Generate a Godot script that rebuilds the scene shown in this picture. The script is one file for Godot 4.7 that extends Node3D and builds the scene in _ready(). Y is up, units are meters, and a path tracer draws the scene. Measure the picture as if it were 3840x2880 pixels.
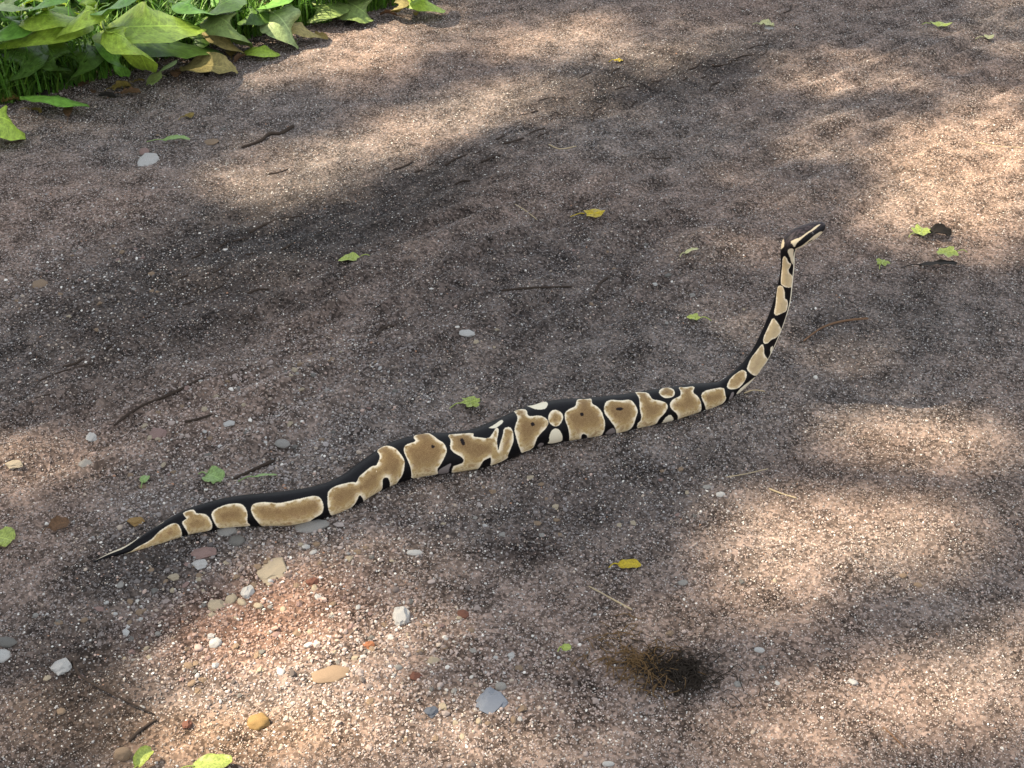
extends Node3D
# A snake crossing a dirt path in dappled shade. Metres, y up; the camera stands at the origin and looks along -z.

const EYE_HEIGHT := 1.1
const SUN_TRAVEL := Vector3(0.60, -0.75, 0.12)

var rng := RandomNumberGenerator.new()
var relief := FastNoiseLite.new()
var ripple := FastNoiseLite.new()
var tint_noise := FastNoiseLite.new()
var used := {}
var axis_pos := PackedVector3Array()
var axis_rad := PackedFloat32Array()
var axis_u := PackedFloat32Array()
var axis_len := 0.0

# ---------------------------------------------------------------- naming

func numbered(called: String) -> String:
	var n: int = used.get(called, 0)
	used[called] = n + 1
	return called if n == 0 else "%s_%03d" % [called, n]

func tag(o: Node3D, label: String, category: String, group := "") -> Node3D:
	o.set_meta("label", label)
	o.set_meta("category", category)
	if group != "":
		o.set_meta("group", group)
	return o

func base(called: String, at := Vector3.ZERO) -> Node3D:
	var o := Node3D.new()
	o.name = numbered(called)
	o.position = at
	add_child(o)
	return o

func build(called: String, mesh: Mesh, material: Material, parent: Node3D = null) -> MeshInstance3D:
	var o := MeshInstance3D.new()
	o.name = called if parent else numbered(called)
	o.mesh = mesh
	o.material_override = material
	(parent if parent else self).add_child(o, true)
	return o

# ---------------------------------------------------------------- materials

func plain(c: Color, rough := 0.9) -> StandardMaterial3D:
	var m := StandardMaterial3D.new()
	m.albedo_color = c
	m.roughness = rough
	m.metallic_specular = 0.35
	return m

func noise_picture(seed_: int, freq: float, size: int, lo: float, hi: float) -> ImageTexture:
	var n := FastNoiseLite.new()
	n.seed = seed_
	n.noise_type = FastNoiseLite.TYPE_SIMPLEX_SMOOTH
	n.frequency = freq
	n.fractal_octaves = 5
	var im := n.get_seamless_image(size, size, false, false, 0.15)
	im.convert(Image.FORMAT_RGB8)
	var d := im.get_data()
	for i in d.size():
		d[i] = int(clampf(lerpf(lo, hi, d[i] / 255.0), 0.0, 1.0) * 255.0)
	return ImageTexture.create_from_image(Image.create_from_data(size, size, false, Image.FORMAT_RGB8, d))

func stone_material(c: Color, mottle: Texture2D) -> StandardMaterial3D:
	var m := plain(c, 0.82)
	m.albedo_texture = mottle
	m.uv1_triplanar = true
	m.uv1_scale = Vector3.ONE * 22.0
	m.heightmap_enabled = false
	return m

func leaf_material(c: Color, veins: Texture2D, through := 0.45, rough := 0.45) -> StandardMaterial3D:
	var m := plain(c, rough)
	m.albedo_texture = veins
	m.cull_mode = BaseMaterial3D.CULL_DISABLED
	m.backlight_enabled = true
	m.backlight = Color(through, through, through * 0.55)
	m.metallic_specular = 0.4
	return m

func vein_picture() -> ImageTexture:
	# a leaf blade: midrib, side veins running forward from it, small blotches
	var w := 128
	var h := 256
	var n := FastNoiseLite.new()
	n.seed = 5
	n.frequency = 0.035
	var im := Image.create(w, h, false, Image.FORMAT_RGB8)
	for y in h:
		for x in w:
			var a: float = absf(x / float(w - 1) - 0.5) * 2.0
			var t: float = y / float(h - 1)
			var v := 0.70 + 0.16 * n.get_noise_2d(x, y) + 0.10 * n.get_noise_2d(x * 4.0, y * 4.0)
			var mid := clampf(1.0 - a / 0.045, 0.0, 1.0)
			var phase := fposmod((t - a * 0.16) * 11.0, 1.0)
			var side := clampf(1.0 - absf(phase - 0.5) / 0.085, 0.0, 1.0) * (1.0 - a * 0.7) * 0.6
			var k := maxf(mid, side)
			var brown := clampf((n.get_noise_2d(x * 1.7 + 90.0, y * 1.7) - 0.42) * 4.0, 0.0, 1.0) * 0.5
			var c := Color(v, v, v * 0.9).lerp(Color(1.0, 1.0, 0.9), k * 0.8).lerp(Color(0.62, 0.48, 0.34), brown)
			im.set_pixel(x, y, c)
	return ImageTexture.create_from_image(im)

# ---------------------------------------------------------------- ground

var grid_h := PackedFloat32Array()
const GX0 := -2.3
const GZ0 := -4.7
const CELL := 0.0125
const NX := 369
const NZ := 369

# differently coloured soil, some damp, some darkened to paint in deeper shade: x, z, half-length, half-width, turn, then colour and strength
var soil_and_shade: Array = []

func soft(x: float, z: float, e: PackedFloat32Array) -> float:
	var dx := x - e[0]
	var dz := z - e[1]
	var c := cos(e[4])
	var s := sin(e[4])
	var a := (dx * c + dz * s) / e[2]
	var b := (-dx * s + dz * c) / e[3]
	return exp(-pow(a * a + b * b, 1.6) * 1.05)

var nearest := 0

func axis_distance(x: float, z: float) -> float:
	var best := 9.0
	for i in range(0, axis_pos.size(), 6):
		var p := axis_pos[i]
		var d := (p.x - x) * (p.x - x) + (p.z - z) * (p.z - z)
		if p.y < 0.06 and d < best:
			best = d
			nearest = i
	return sqrt(best)

func raw_height(x: float, z: float) -> float:
	var y := relief.get_noise_2d(x * 1.0, z) * 0.016 + relief.get_noise_2d(x * 5.0 + 40.0, z * 5.0) * 0.0045 + relief.get_noise_2d(x * 19.0 - 7.0, z * 19.0) * 0.0017
	# the worn track: low ridges that run along the path
	var along := x * 0.72 - z * 0.69
	var across := x * 0.69 + z * 0.72
	var track := exp(-pow((across + 1.38) / 0.42, 2.0))
	y += ripple.get_noise_2d(along * 3.2, across * 17.0) * 0.0075 * (0.18 + track * 1.6)
	if x > -0.75 and x < 0.5 and z < -1.0 and z > -1.75:
		var d := axis_distance(x, z)
		y = y * lerpf(0.06, 1.0, smoothstep(0.035, 0.16, d)) + minf(0.0035, axis_rad[nearest] * 0.13) * (1.0 - smoothstep(0.03, 0.09, d))
	var edge := minf(minf(x - GX0, 2.3 - x), minf(z - GZ0, -0.1 - z))
	return y * clampf(edge / 0.3, 0.0, 1.0)

func height(x: float, z: float) -> float:
	var fx := (x - GX0) / CELL
	var fz := (z - GZ0) / CELL
	if fx < 0.0 or fz < 0.0 or fx >= NX - 1 or fz >= NZ - 1:
		return 0.0
	var i := int(fx)
	var j := int(fz)
	fx -= i
	fz -= j
	var k := j * NX + i
	return lerpf(lerpf(grid_h[k], grid_h[k + 1], fx), lerpf(grid_h[k + NX], grid_h[k + NX + 1], fx), fz)

func on(x: float, z: float, up := 0.0) -> Vector3:
	return Vector3(x, height(x, z) + up, z)

func soil_picture() -> ImageTexture:
	# grit and crumbs, tiles every 0.9 m
	var size := 1024
	var a := FastNoiseLite.new()
	a.seed = 3
	a.frequency = 0.012
	a.fractal_octaves = 5
	var b := FastNoiseLite.new()
	b.seed = 8
	b.noise_type = FastNoiseLite.TYPE_CELLULAR
	b.cellular_return_type = FastNoiseLite.RETURN_CELL_VALUE
	b.frequency = 0.27
	b.fractal_type = FastNoiseLite.FRACTAL_NONE
	var da := a.get_seamless_image(size, size, false, false, 0.1).get_data()
	var db := b.get_seamless_image(size, size, false, false, 0.06, false).get_data()
	var out := PackedByteArray()
	out.resize(size * size * 3)
	for i in size * size:
		var v := 0.54 + (da[i] / 255.0 - 0.5) * 0.36 + (db[i] / 255.0 - 0.5) * 0.36
		var pale := maxf(0.0, db[i] / 255.0 - 0.96) * 3.0
		out[i * 3] = int(clampf(v * 1.02 + pale, 0.05, 1.0) * 255.0)
		out[i * 3 + 1] = int(clampf(v * 0.97 + pale, 0.05, 1.0) * 255.0)
		out[i * 3 + 2] = int(clampf(v * 0.93 + pale, 0.05, 1.0) * 255.0)
	return ImageTexture.create_from_image(Image.create_from_data(size, size, false, Image.FORMAT_RGB8, out))

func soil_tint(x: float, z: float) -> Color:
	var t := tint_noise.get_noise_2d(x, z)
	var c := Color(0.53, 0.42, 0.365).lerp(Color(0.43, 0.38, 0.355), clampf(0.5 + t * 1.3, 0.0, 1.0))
	for s in soil_and_shade:
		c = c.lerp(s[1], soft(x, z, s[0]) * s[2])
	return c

func make_ground() -> void:
	grid_h.resize(NX * NZ)
	var v := PackedVector3Array()
	var uv := PackedVector2Array()
	var col := PackedColorArray()
	var idx := PackedInt32Array()
	for j in NZ:
		for i in NX:
			var x := GX0 + i * CELL
			var z := GZ0 + j * CELL
			var y := raw_height(x, z)
			grid_h[j * NX + i] = y
			v.append(Vector3(x, y, z))
			uv.append(Vector2(x, z) / 0.9)
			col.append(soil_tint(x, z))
	for j in NZ - 1:
		for i in NX - 1:
			var k := j * NX + i
			idx.append_array([k, k + 1, k + NX, k + 1, k + NX + 1, k + NX])
	# the same sheet goes on to the horizon
	var far := 70.0
	var x1 := GX0 + (NX - 1) * CELL
	var z1 := GZ0 + (NZ - 1) * CELL
	for r in [[-far, -far, far, GZ0], [-far, z1, far, far], [-far, GZ0, GX0, z1], [x1, GZ0, far, z1]]:
		var k := v.size()
		for q in [[r[0], r[1]], [r[2], r[1]], [r[0], r[3]], [r[2], r[3]]]:
			v.append(Vector3(q[0], 0.0, q[1]))
			uv.append(Vector2(q[0], q[1]) / 0.9)
			col.append(Color(0.44, 0.33, 0.275))
		idx.append_array([k, k + 1, k + 2, k + 1, k + 3, k + 2])
	var st := SurfaceTool.new()
	st.begin(Mesh.PRIMITIVE_TRIANGLES)
	for k in v.size():
		st.set_color(col[k])
		st.set_uv(uv[k])
		st.add_vertex(v[k])
	for k in idx:
		st.add_index(k)
	st.generate_normals()
	var m := plain(Color.WHITE, 0.95)
	m.vertex_color_use_as_albedo = true
	m.albedo_texture = soil_picture()
	m.heightmap_enabled = true
	m.heightmap_texture = m.albedo_texture
	m.heightmap_scale = 0.28
	m.metallic_specular = 0.2
	var g := build("ground", st.commit(), m)
	g.set_meta("kind", "structure")

# ---------------------------------------------------------------- stones

func stone_mesh(seed_: int, rounds: int, rough: float, smooth: bool) -> ArrayMesh:
	var t := (1.0 + sqrt(5.0)) / 2.0
	var pts: Array[Vector3] = []
	for p in [Vector3(-1, t, 0), Vector3(1, t, 0), Vector3(-1, -t, 0), Vector3(1, -t, 0), Vector3(0, -1, t), Vector3(0, 1, t), Vector3(0, -1, -t), Vector3(0, 1, -t), Vector3(t, 0, -1), Vector3(t, 0, 1), Vector3(-t, 0, -1), Vector3(-t, 0, 1)]:
		pts.append(p.normalized())
	var tri: Array = [[0, 11, 5], [0, 5, 1], [0, 1, 7], [0, 7, 10], [0, 10, 11], [1, 5, 9], [5, 11, 4], [11, 10, 2], [10, 7, 6], [7, 1, 8], [3, 9, 4], [3, 4, 2], [3, 2, 6], [3, 6, 8], [3, 8, 9], [4, 9, 5], [2, 4, 11], [6, 2, 10], [8, 6, 7], [9, 8, 1]]
	for r in rounds:
		var next: Array = []
		var mids := {}
		for f in tri:
			var m: Array = []
			for e in 3:
				var key := Vector2i(mini(f[e], f[(e + 1) % 3]), maxi(f[e], f[(e + 1) % 3]))
				if not mids.has(key):
					mids[key] = pts.size()
					pts.append((pts[key.x] + pts[key.y]).normalized())
				m.append(mids[key])
			next.append_array([[f[0], m[0], m[2]], [f[1], m[1], m[0]], [f[2], m[2], m[1]], [m[0], m[1], m[2]]])
		tri = next
	var n := FastNoiseLite.new()
	n.seed = seed_
	n.frequency = 0.75
	n.fractal_octaves = 2
	# a few flat faces, as on broken stone
	var r0 := RandomNumberGenerator.new()
	r0.seed = seed_
	var cuts: Array = []
	for k in 12:
		cuts.append([Vector3(r0.randf_range(-1, 1), r0.randf_range(-1, 1), r0.randf_range(-1, 1)).normalized(), r0.randf_range(0.68, 0.95)])
	for k in pts.size():
		var p := pts[k] * (1.0 + n.get_noise_3dv(pts[k] * 1.6) * rough)
		if rough > 0.3:
			for c in cuts:
				var over: float = p.dot(c[0]) - c[1]
				if over > 0.0:
					p -= c[0] * over
		pts[k] = p
	var st := SurfaceTool.new()
	st.begin(Mesh.PRIMITIVE_TRIANGLES)
	st.set_smooth_group(0 if smooth else -1)
	for f in tri:
		for k in [f[0], f[2], f[1]]:
			st.add_vertex(pts[k])
	st.generate_normals()
	return st.commit()

# ---------------------------------------------------------------- snake

func make_axis() -> void:
	var given := [-0.4897, 0.0002, -1.2069, 0.0012, -0.4718, 0.0016, -1.2183, 0.0028, -0.4516, 0.0037, -1.2272, 0.0050, -0.4186, 0.0090, -1.2462, 0.0108, -0.3897, 0.0127, -1.2633, 0.0147, -0.3591, 0.0154, -1.2728, 0.0176, -0.3280, 0.0166, -1.2798, 0.0190, -0.2960, 0.0176, -1.2817, 0.0199, -0.2641, 0.0185, -1.2846, 0.0209, -0.2333, 0.0177, -1.2960, 0.0201, -0.2029, 0.0176, -1.3160, 0.0200, -0.1725, 0.0200, -1.3464, 0.0226, -0.1408, 0.0227, -1.3703, 0.0255, -0.1078, 0.0237, -1.3814, 0.0266, -0.0743, 0.0229, -1.3875, 0.0257, -0.0407, 0.0227, -1.3972, 0.0255, -0.0068, 0.0238, -1.4169, 0.0267, 0.0277, 0.0250, -1.4393, 0.0280, 0.0626, 0.0246, -1.4522, 0.0275, 0.0978, 0.0230, -1.4607, 0.0259, 0.1333, 0.0225, -1.4691, 0.0253, 0.1694, 0.0210, -1.4819, 0.0236, 0.2060, 0.0198, -1.4950, 0.0224, 0.2436, 0.0173, -1.5125, 0.0197, 0.2664, 0.0151, -1.5224, 0.0173, 0.2860, 0.0166, -1.5303, 0.0144, 0.3051, 0.0275, -1.5380, 0.0134, 0.3221, 0.0443, -1.5448, 0.0126, 0.3351, 0.0660, -1.5499, 0.0122, 0.3461, 0.0968, -1.5544, 0.0117, 0.3526, 0.1220, -1.5570, 0.0113, 0.3565, 0.1459, -1.5585, 0.0105, 0.3575, 0.1722, -1.5589, 0.0091, 0.3573, 0.1951, -1.5589, 0.0086, 0.3553, 0.2114, -1.5581, 0.0089, 0.3554, 0.2224, -1.5581, 0.0096, 0.3585, 0.2303, -1.5593, 0.0109, 0.3660, 0.2345, -1.5624, 0.0116, 0.3748, 0.2376, -1.5659, 0.0113, 0.3844, 0.2405, -1.5697, 0.0103, 0.3928, 0.2433, -1.5731, 0.0082, 0.3988, 0.2455, -1.5755, 0.0055, 0.4017, 0.2464, -1.5766, 0.0027]
	var n := given.size() / 4
	var at := func(i: int) -> PackedFloat32Array:
		var k := clampi(i, 0, n - 1) * 4
		return PackedFloat32Array([given[k], given[k + 1], given[k + 2], given[k + 3]])
	for i in n - 1:
		var p0: PackedFloat32Array = at.call(i - 1)
		var p1: PackedFloat32Array = at.call(i)
		var p2: PackedFloat32Array = at.call(i + 1)
		var p3: PackedFloat32Array = at.call(i + 2)
		for k in 12:
			var t := k / 12.0
			var q := PackedFloat32Array([0, 0, 0, 0])
			for c in 4:
				q[c] = 0.5 * (2.0 * p1[c] + (p2[c] - p0[c]) * t + (2.0 * p0[c] - 5.0 * p1[c] + 4.0 * p2[c] - p3[c]) * t * t + (3.0 * p1[c] - p0[c] - 3.0 * p2[c] + p3[c]) * t * t * t)
			axis_pos.append(Vector3(q[0], q[1], q[2]))
			axis_rad.append(maxf(q[3], 0.0008))
	var l: PackedFloat32Array = at.call(n - 1)
	axis_pos.append(Vector3(l[0], l[1], l[2]))
	axis_rad.append(l[3])
	axis_u.append(0.0)
	for i in range(1, axis_pos.size()):
		axis_len += axis_pos[i].distance_to(axis_pos[i - 1])
		axis_u.append(axis_len)
	for i in axis_u.size():
		axis_u[i] /= axis_len

func axis_frame(i: int) -> Basis:
	# columns: side (towards the viewer's flank), back of the snake, forward
	var last := axis_pos.size() - 1
	var f := (axis_pos[mini(i + 1, last)] - axis_pos[maxi(i - 1, 0)]).normalized()
	var lift := 24 * 12
	var w := clampf((i - (lift - 24)) / 24.0, 0.0, 1.0)
	var flat := Vector3(f.x, 0.0, f.z).normalized() if Vector2(f.x, f.z).length() > 0.0001 else Vector3.RIGHT
	var heading := (flat * (1.0 - w) + Vector3(0.9283, 0.0, -0.3719) * w).normalized()
	var side := heading.cross(Vector3.UP)
	var back := side.cross(f).normalized()
	return Basis(side, back, f)

func skin_point(i: int, a: float) -> Vector3:
	var b := axis_frame(i)
	var u := axis_u[i]
	var r := axis_rad[i]
	var head := smoothstep(0.945, 0.965, u)
	var wide := lerpf(1.03, 1.2, head)
	r *= 1.0 + 0.03 * skin_noise.get_noise_2d(u * 900.0, a * 3.0)
	var p := axis_pos[i] + b.x * (sin(a) * r * wide) + b.y * (cos(a) * r)
	if axis_pos[i].y < 0.04:
		p.y = maxf(p.y, 0.0006)
	return p

var skin := PackedByteArray()
const SKIN_W := 2048
const SKIN_H := 320
var skin_noise := FastNoiseLite.new()

func put_skin(x: int, y: int, c: Color, k: float) -> void:
	var i := (y * SKIN_W + x) * 3
	skin[i] = int(lerpf(skin[i], c.r * 255.0, k))
	skin[i + 1] = int(lerpf(skin[i + 1], c.g * 255.0, k))
	skin[i + 2] = int(lerpf(skin[i + 2], c.b * 255.0, k))

func spot(kind: String, outline: Array) -> void:
	# one blotch of the pattern: u along the body, angle from the back; kinds: tan with a pale rim, cream, dark, grey
	var n := outline.size() / 2
	var mid := 0.0
	for k in n:
		mid += outline[k * 2] / n
	var r := 0.02
	for i in axis_u.size():
		if axis_u[i] >= mid:
			r = axis_rad[i]
			break
	var px := PackedFloat32Array()
	var py := PackedFloat32Array()
	for k in n:
		var j := (k + 1) % n
		for t in [0.22, 0.78]:
			px.append(lerpf(outline[k * 2], outline[j * 2], t) * axis_len)
			py.append(lerpf(outline[k * 2 + 1], outline[j * 2 + 1], t) * r)
	n = px.size()
	var x0 := 99.0
	var x1 := -99.0
	var y0 := 99.0
	var y1 := -99.0
	for k in n:
		x0 = minf(x0, px[k])
		x1 = maxf(x1, px[k])
		y0 = minf(y0, py[k])
		y1 = maxf(y1, py[k])
	var pad := 0.0025
	var fine := clampf(r / 0.02, 0.42, 1.0)
	var ix0 := clampi(int((x0 - pad) / axis_len * SKIN_W), 0, SKIN_W - 1)
	var ix1 := clampi(int((x1 + pad) / axis_len * SKIN_W) + 1, 0, SKIN_W - 1)
	var iy0 := clampi(int(((y0 - pad) / r / PI + 1.0) * 0.5 * SKIN_H), 0, SKIN_H - 1)
	var iy1 := clampi(int(((y1 + pad) / r / PI + 1.0) * 0.5 * SKIN_H) + 1, 0, SKIN_H - 1)
	for iy in range(iy0, iy1 + 1):
		var a := ((iy + 0.5) / SKIN_H * 2.0 - 1.0) * PI
		var y := a * r
		for ix in range(ix0, ix1 + 1):
			var x := (ix + 0.5) / SKIN_W * axis_len
			var best := 1.0
			var inside := false
			var j := n - 1
			for k in n:
				var ex := px[j] - px[k]
				var ey := py[j] - py[k]
				var wx := x - px[k]
				var wy := y - py[k]
				var t := clampf((wx * ex + wy * ey) / (ex * ex + ey * ey + 1e-12), 0.0, 1.0)
				var dx := wx - ex * t
				var dy := wy - ey * t
				best = minf(best, dx * dx + dy * dy)
				if (py[k] > y) != (py[j] > y) and x < ex * (y - py[k]) / ey + px[k]:
					inside = not inside
				j = k
			var d := sqrt(best) * (1.0 if inside else -1.0)
			d += (0.0010 * r / 0.02 if kind == "t" else 0.0) + skin_noise.get_noise_2d(x * 9000.0, y * 9000.0) * 0.0006
			var k2 := smoothstep(-0.0004, 0.0004, d)
			if k2 <= 0.0:
				continue
			var c: Color
			var grain := skin_noise.get_noise_2d(x * 9500.0 + 300.0, y * 9500.0)
			var cloud := skin_noise.get_noise_2d(x * 900.0, y * 900.0 + 50.0)
			var cream := Color(0.93, 0.87, 0.76)
			if kind == "t":
				var brown := Color(0.54, 0.43, 0.275).lerp(Color(0.67, 0.565, 0.39), smoothstep(-0.2, 1.1, a + cloud * 1.2)).lerp(Color(0.88, 0.81, 0.66), smoothstep(1.15, 2.0, a + cloud * 0.9) * 0.9)
				brown = brown.lerp(Color(0.50, 0.36, 0.22), clampf(cloud * 1.6 - 0.12, 0.0, 0.55))
				brown = brown.lerp(Color(0.42, 0.315, 0.20), smoothstep(0.003, 0.012, d + cloud * 0.004) * (1.0 - smoothstep(0.9, 1.8, a)) * 0.75)
				brown = brown.lerp(Color(0.84, 0.73, 0.52), clampf(grain * 0.8, 0.0, 0.35)).lerp(Color(0.42, 0.30, 0.18), clampf(-grain * 0.7, 0.0, 0.25))
				brown = brown.lerp(Color(0.80, 0.73, 0.60), smoothstep(0.74, 0.82, mid) * 0.6)
				c = cream.lerp(brown, smoothstep(-0.0004 * fine, (0.0054 + 0.007 * cloud) * fine, d))
			elif kind == "c":
				c = Color(0.87, 0.82, 0.72).lerp(Color(0.76, 0.70, 0.60), 1.0 - smoothstep(0.06, 0.12, mid)).lerp(Color(0.78, 0.71, 0.59), smoothstep(0.93, 0.95, mid)).lerp(Color(0.80, 0.76, 0.66), clampf(grain, 0.0, 0.5))
			elif kind == "k":
				c = Color(0.10, 0.06, 0.05)
			else:
				c = Color(0.48, 0.44, 0.43)
			put_skin(ix, iy, c, k2)

func paint_skin() -> ImageTexture:
	skin_noise.seed = 21
	skin_noise.frequency = 0.1
	skin_noise.fractal_octaves = 3
	skin.resize(SKIN_W * SKIN_H * 3)
	for y in SKIN_H:
		for x in SKIN_W:
			var g := skin_noise.get_noise_2d(x * 0.9, y * 0.6)
			var i := (y * SKIN_W + x) * 3
			var crown := smoothstep(0.945, 0.96, float(x) / SKIN_W) * (1.0 - smoothstep(0.7, 1.2, absf((y + 0.5) / SKIN_H * 2.0 - 1.0) * PI)) * (30.0 + 34.0 * g)
			skin[i] = int(13.0 + 7.0 * g + crown * 1.15)
			skin[i + 1] = int(11.0 + 6.0 * g + crown)
			skin[i + 2] = int(13.0 + 7.0 * g + crown)
	spot("c", [0.0014, 0.03, 0.0264, 0.42, 0.0426, -0.07, 0.0584, -0.70, 0.0686, -0.63, 0.0803, -0.35, 0.0803, -0.70, 0.0686, -0.70, 0.0554, -0.70, 0.0413, -0.70, 0.0243, -0.66, 0.0040, -0.28])
	spot("t", [0.0176, 2.41, 0.0367, 1.88, 0.0439, 1.26, 0.0599, 1.05, 0.0672, 0.70, 0.0726, 0.49, 0.0828, 0.38, 0.0888, 0.52, 0.0912, 0.84, 0.0912, 1.36, 0.0888, 2.41, 0.0815, 2.41, 0.0700, 2.41, 0.0569, 2.41, 0.0453, 2.41, 0.0357, 2.41, 0.0236, 2.41])
	spot("t", [0.1008, -0.17, 0.1102, -0.07, 0.1125, 0.31, 0.1125, 0.45, 0.1218, 0.66, 0.1253, 1.01, 0.1265, 1.50, 0.1230, 2.09, 0.1102, 2.44, 0.0984, 2.41, 0.0984, 1.64, 0.0960, 1.01, 0.0960, 0.70, 0.0996, 0.63, 0.1031, 0.59, 0.1008, 0.24])
	spot("t", [0.1288, 0.70, 0.1323, 0.49, 0.1450, 0.31, 0.1577, 0.38, 0.1635, 0.59, 0.1670, 1.05, 0.1647, 1.64, 0.1682, 2.02, 0.1612, 2.23, 0.1404, 2.09, 0.1323, 1.95, 0.1300, 1.40, 0.1288, 0.98])
	spot("t", [0.1717, 0.77, 0.1740, 0.49, 0.1833, 0.42, 0.1903, 0.49, 0.1996, 0.59, 0.2124, 0.49, 0.2301, 0.42, 0.2362, 0.52, 0.2387, 0.77, 0.2387, 1.22, 0.2362, 1.61, 0.2277, 1.82, 0.2242, 2.27, 0.2101, 2.41, 0.1926, 2.41, 0.1810, 2.41, 0.1787, 1.78, 0.1728, 1.05])
	spot("t", [0.2475, 0.52, 0.2526, 0.31, 0.2618, 0.24, 0.2758, 0.45, 0.2788, 0.63, 0.2819, 0.59, 0.2867, 0.42, 0.2979, 0.38, 0.3058, 0.35, 0.3104, 0.49, 0.3179, 0.28, 0.3224, 0.07, 0.3253, -0.45, 0.3326, -0.73, 0.3355, -0.38, 0.3397, 0.17, 0.3411, 0.52, 0.3424, 0.91, 0.3397, 1.15, 0.3341, 1.57, 0.3283, 1.85, 0.3268, 2.34, 0.3194, 2.30, 0.3179, 1.57, 0.3164, 1.29, 0.3119, 1.19, 0.3074, 1.29, 0.3058, 1.92, 0.3058, 2.30, 0.2963, 2.27, 0.2899, 2.27, 0.2835, 2.30, 0.2804, 1.71, 0.2788, 1.40, 0.2758, 1.33, 0.2715, 1.75, 0.2673, 2.30, 0.2539, 2.37, 0.2475, 2.20, 0.2437, 1.29])
	spot("t", [0.3491, 0.38, 0.3530, 0.21, 0.3656, 0.17, 0.3644, -0.28, 0.3693, -0.63, 0.3781, -0.63, 0.3818, -0.14, 0.3867, 0.21, 0.3928, 0.42, 0.3953, 0.77, 0.3916, 1.12, 0.3867, 1.50, 0.3830, 1.68, 0.3854, 2.23, 0.3693, 2.41, 0.3504, 2.20, 0.3504, 1.36, 0.3491, 1.05, 0.3478, 0.63])
	spot("k", [0.3830, 0.56, 0.3818, 0.63, 0.3818, 0.63, 0.3805, 0.63, 0.3793, 0.59, 0.3793, 0.56, 0.3793, 0.49, 0.3805, 0.45, 0.3818, 0.49, 0.3830, 0.52])
	spot("g", [0.3867, 2.30, 0.3854, 1.78, 0.3941, 1.54, 0.4002, 1.40, 0.3977, 1.78, 0.3977, 2.30])
	spot("t", [0.4002, -0.14, 0.4077, -0.14, 0.4278, -0.03, 0.4253, 0.24, 0.4317, 0.38, 0.4411, 0.59, 0.4467, 0.45, 0.4553, 0.17, 0.4553, 0.28, 0.4467, 0.77, 0.4453, 1.22, 0.4467, 1.36, 0.4510, 0.98, 0.4582, 0.63, 0.4626, 0.38, 0.4684, 0.42, 0.4684, 0.66, 0.4655, 1.05, 0.4597, 1.36, 0.4553, 1.75, 0.4568, 1.95, 0.4467, 2.23, 0.4397, 2.27, 0.4397, 1.54, 0.4384, 1.43, 0.4304, 1.54, 0.4278, 1.95, 0.4266, 2.44, 0.4139, 2.44, 0.4015, 2.37, 0.4015, 1.68, 0.4064, 1.61, 0.4114, 1.57, 0.4139, 1.36, 0.4114, 1.15, 0.4039, 0.91, 0.4002, 0.66, 0.4027, 0.28])
	spot("k", [0.4114, 0.24, 0.4152, 0.21, 0.4164, 0.59, 0.4127, 0.63])
	spot("c", [0.4467, -0.07, 0.4553, -0.10, 0.4684, -0.28, 0.4670, 0.00, 0.4568, 0.14, 0.4524, 0.14])
	spot("t", [0.4910, -0.66, 0.4956, -0.45, 0.4985, -0.14, 0.4941, 0.21, 0.4970, 0.38, 0.5086, 0.49, 0.5141, 0.70, 0.5155, 0.87, 0.5100, 1.08, 0.5015, 1.22, 0.4925, 1.43, 0.4880, 2.13, 0.4804, 2.02, 0.4758, 2.02, 0.4714, 1.36, 0.4714, 0.91, 0.4728, 0.63, 0.4773, 0.42, 0.4834, 0.21, 0.4865, -0.03])
	spot("k", [0.4970, 0.77, 0.4970, 0.80, 0.4941, 0.80, 0.4925, 0.80, 0.4925, 0.73, 0.4925, 0.66, 0.4941, 0.63, 0.4956, 0.63, 0.4970, 0.66, 0.4970, 0.70])
	spot("c", [0.5043, -0.66, 0.5100, -0.35, 0.5249, -0.63, 0.5249, -0.14, 0.5195, 0.17, 0.5127, 0.17, 0.5058, -0.03])
	spot("t", [0.5343, 0.77, 0.5316, 0.94, 0.5289, 1.05, 0.5249, 1.08, 0.5209, 1.01, 0.5182, 0.87, 0.5182, 0.70, 0.5209, 0.52, 0.5249, 0.38, 0.5289, 0.38, 0.5316, 0.45, 0.5343, 0.59])
	spot("c", [0.5155, 1.85, 0.5141, 1.54, 0.5182, 1.26, 0.5236, 1.19, 0.5289, 1.29, 0.5329, 1.64, 0.5343, 2.13, 0.5263, 2.27, 0.5127, 2.06])
	spot("t", [0.5396, 0.59, 0.5449, 0.45, 0.5541, 0.31, 0.5567, 0.00, 0.5606, -0.31, 0.5725, -0.24, 0.5751, -0.28, 0.5725, 0.21, 0.5777, 0.38, 0.5817, 0.66, 0.5830, 0.98, 0.5843, 1.26, 0.5830, 1.88, 0.5803, 2.44, 0.5685, 2.41, 0.5659, 1.92, 0.5606, 1.68, 0.5567, 1.82, 0.5593, 2.44, 0.5462, 2.44, 0.5409, 1.29, 0.5383, 0.94, 0.5383, 0.77])
	spot("k", [0.5606, 0.73, 0.5606, 0.77, 0.5593, 0.80, 0.5580, 0.80, 0.5567, 0.77, 0.5567, 0.70, 0.5567, 0.66, 0.5580, 0.63, 0.5593, 0.63, 0.5606, 0.66])
	spot("g", [0.4956, 1.99, 0.5000, 1.78, 0.5086, 1.95, 0.5058, 2.41])
	spot("t", [0.5869, 0.56, 0.5909, 0.17, 0.5975, 0.07, 0.6070, 0.24, 0.6181, 0.24, 0.6209, 0.59, 0.6223, 0.94, 0.6181, 1.33, 0.6154, 1.95, 0.6112, 2.34, 0.6016, 2.41, 0.5975, 1.61, 0.5909, 1.08, 0.5869, 0.80])
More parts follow.
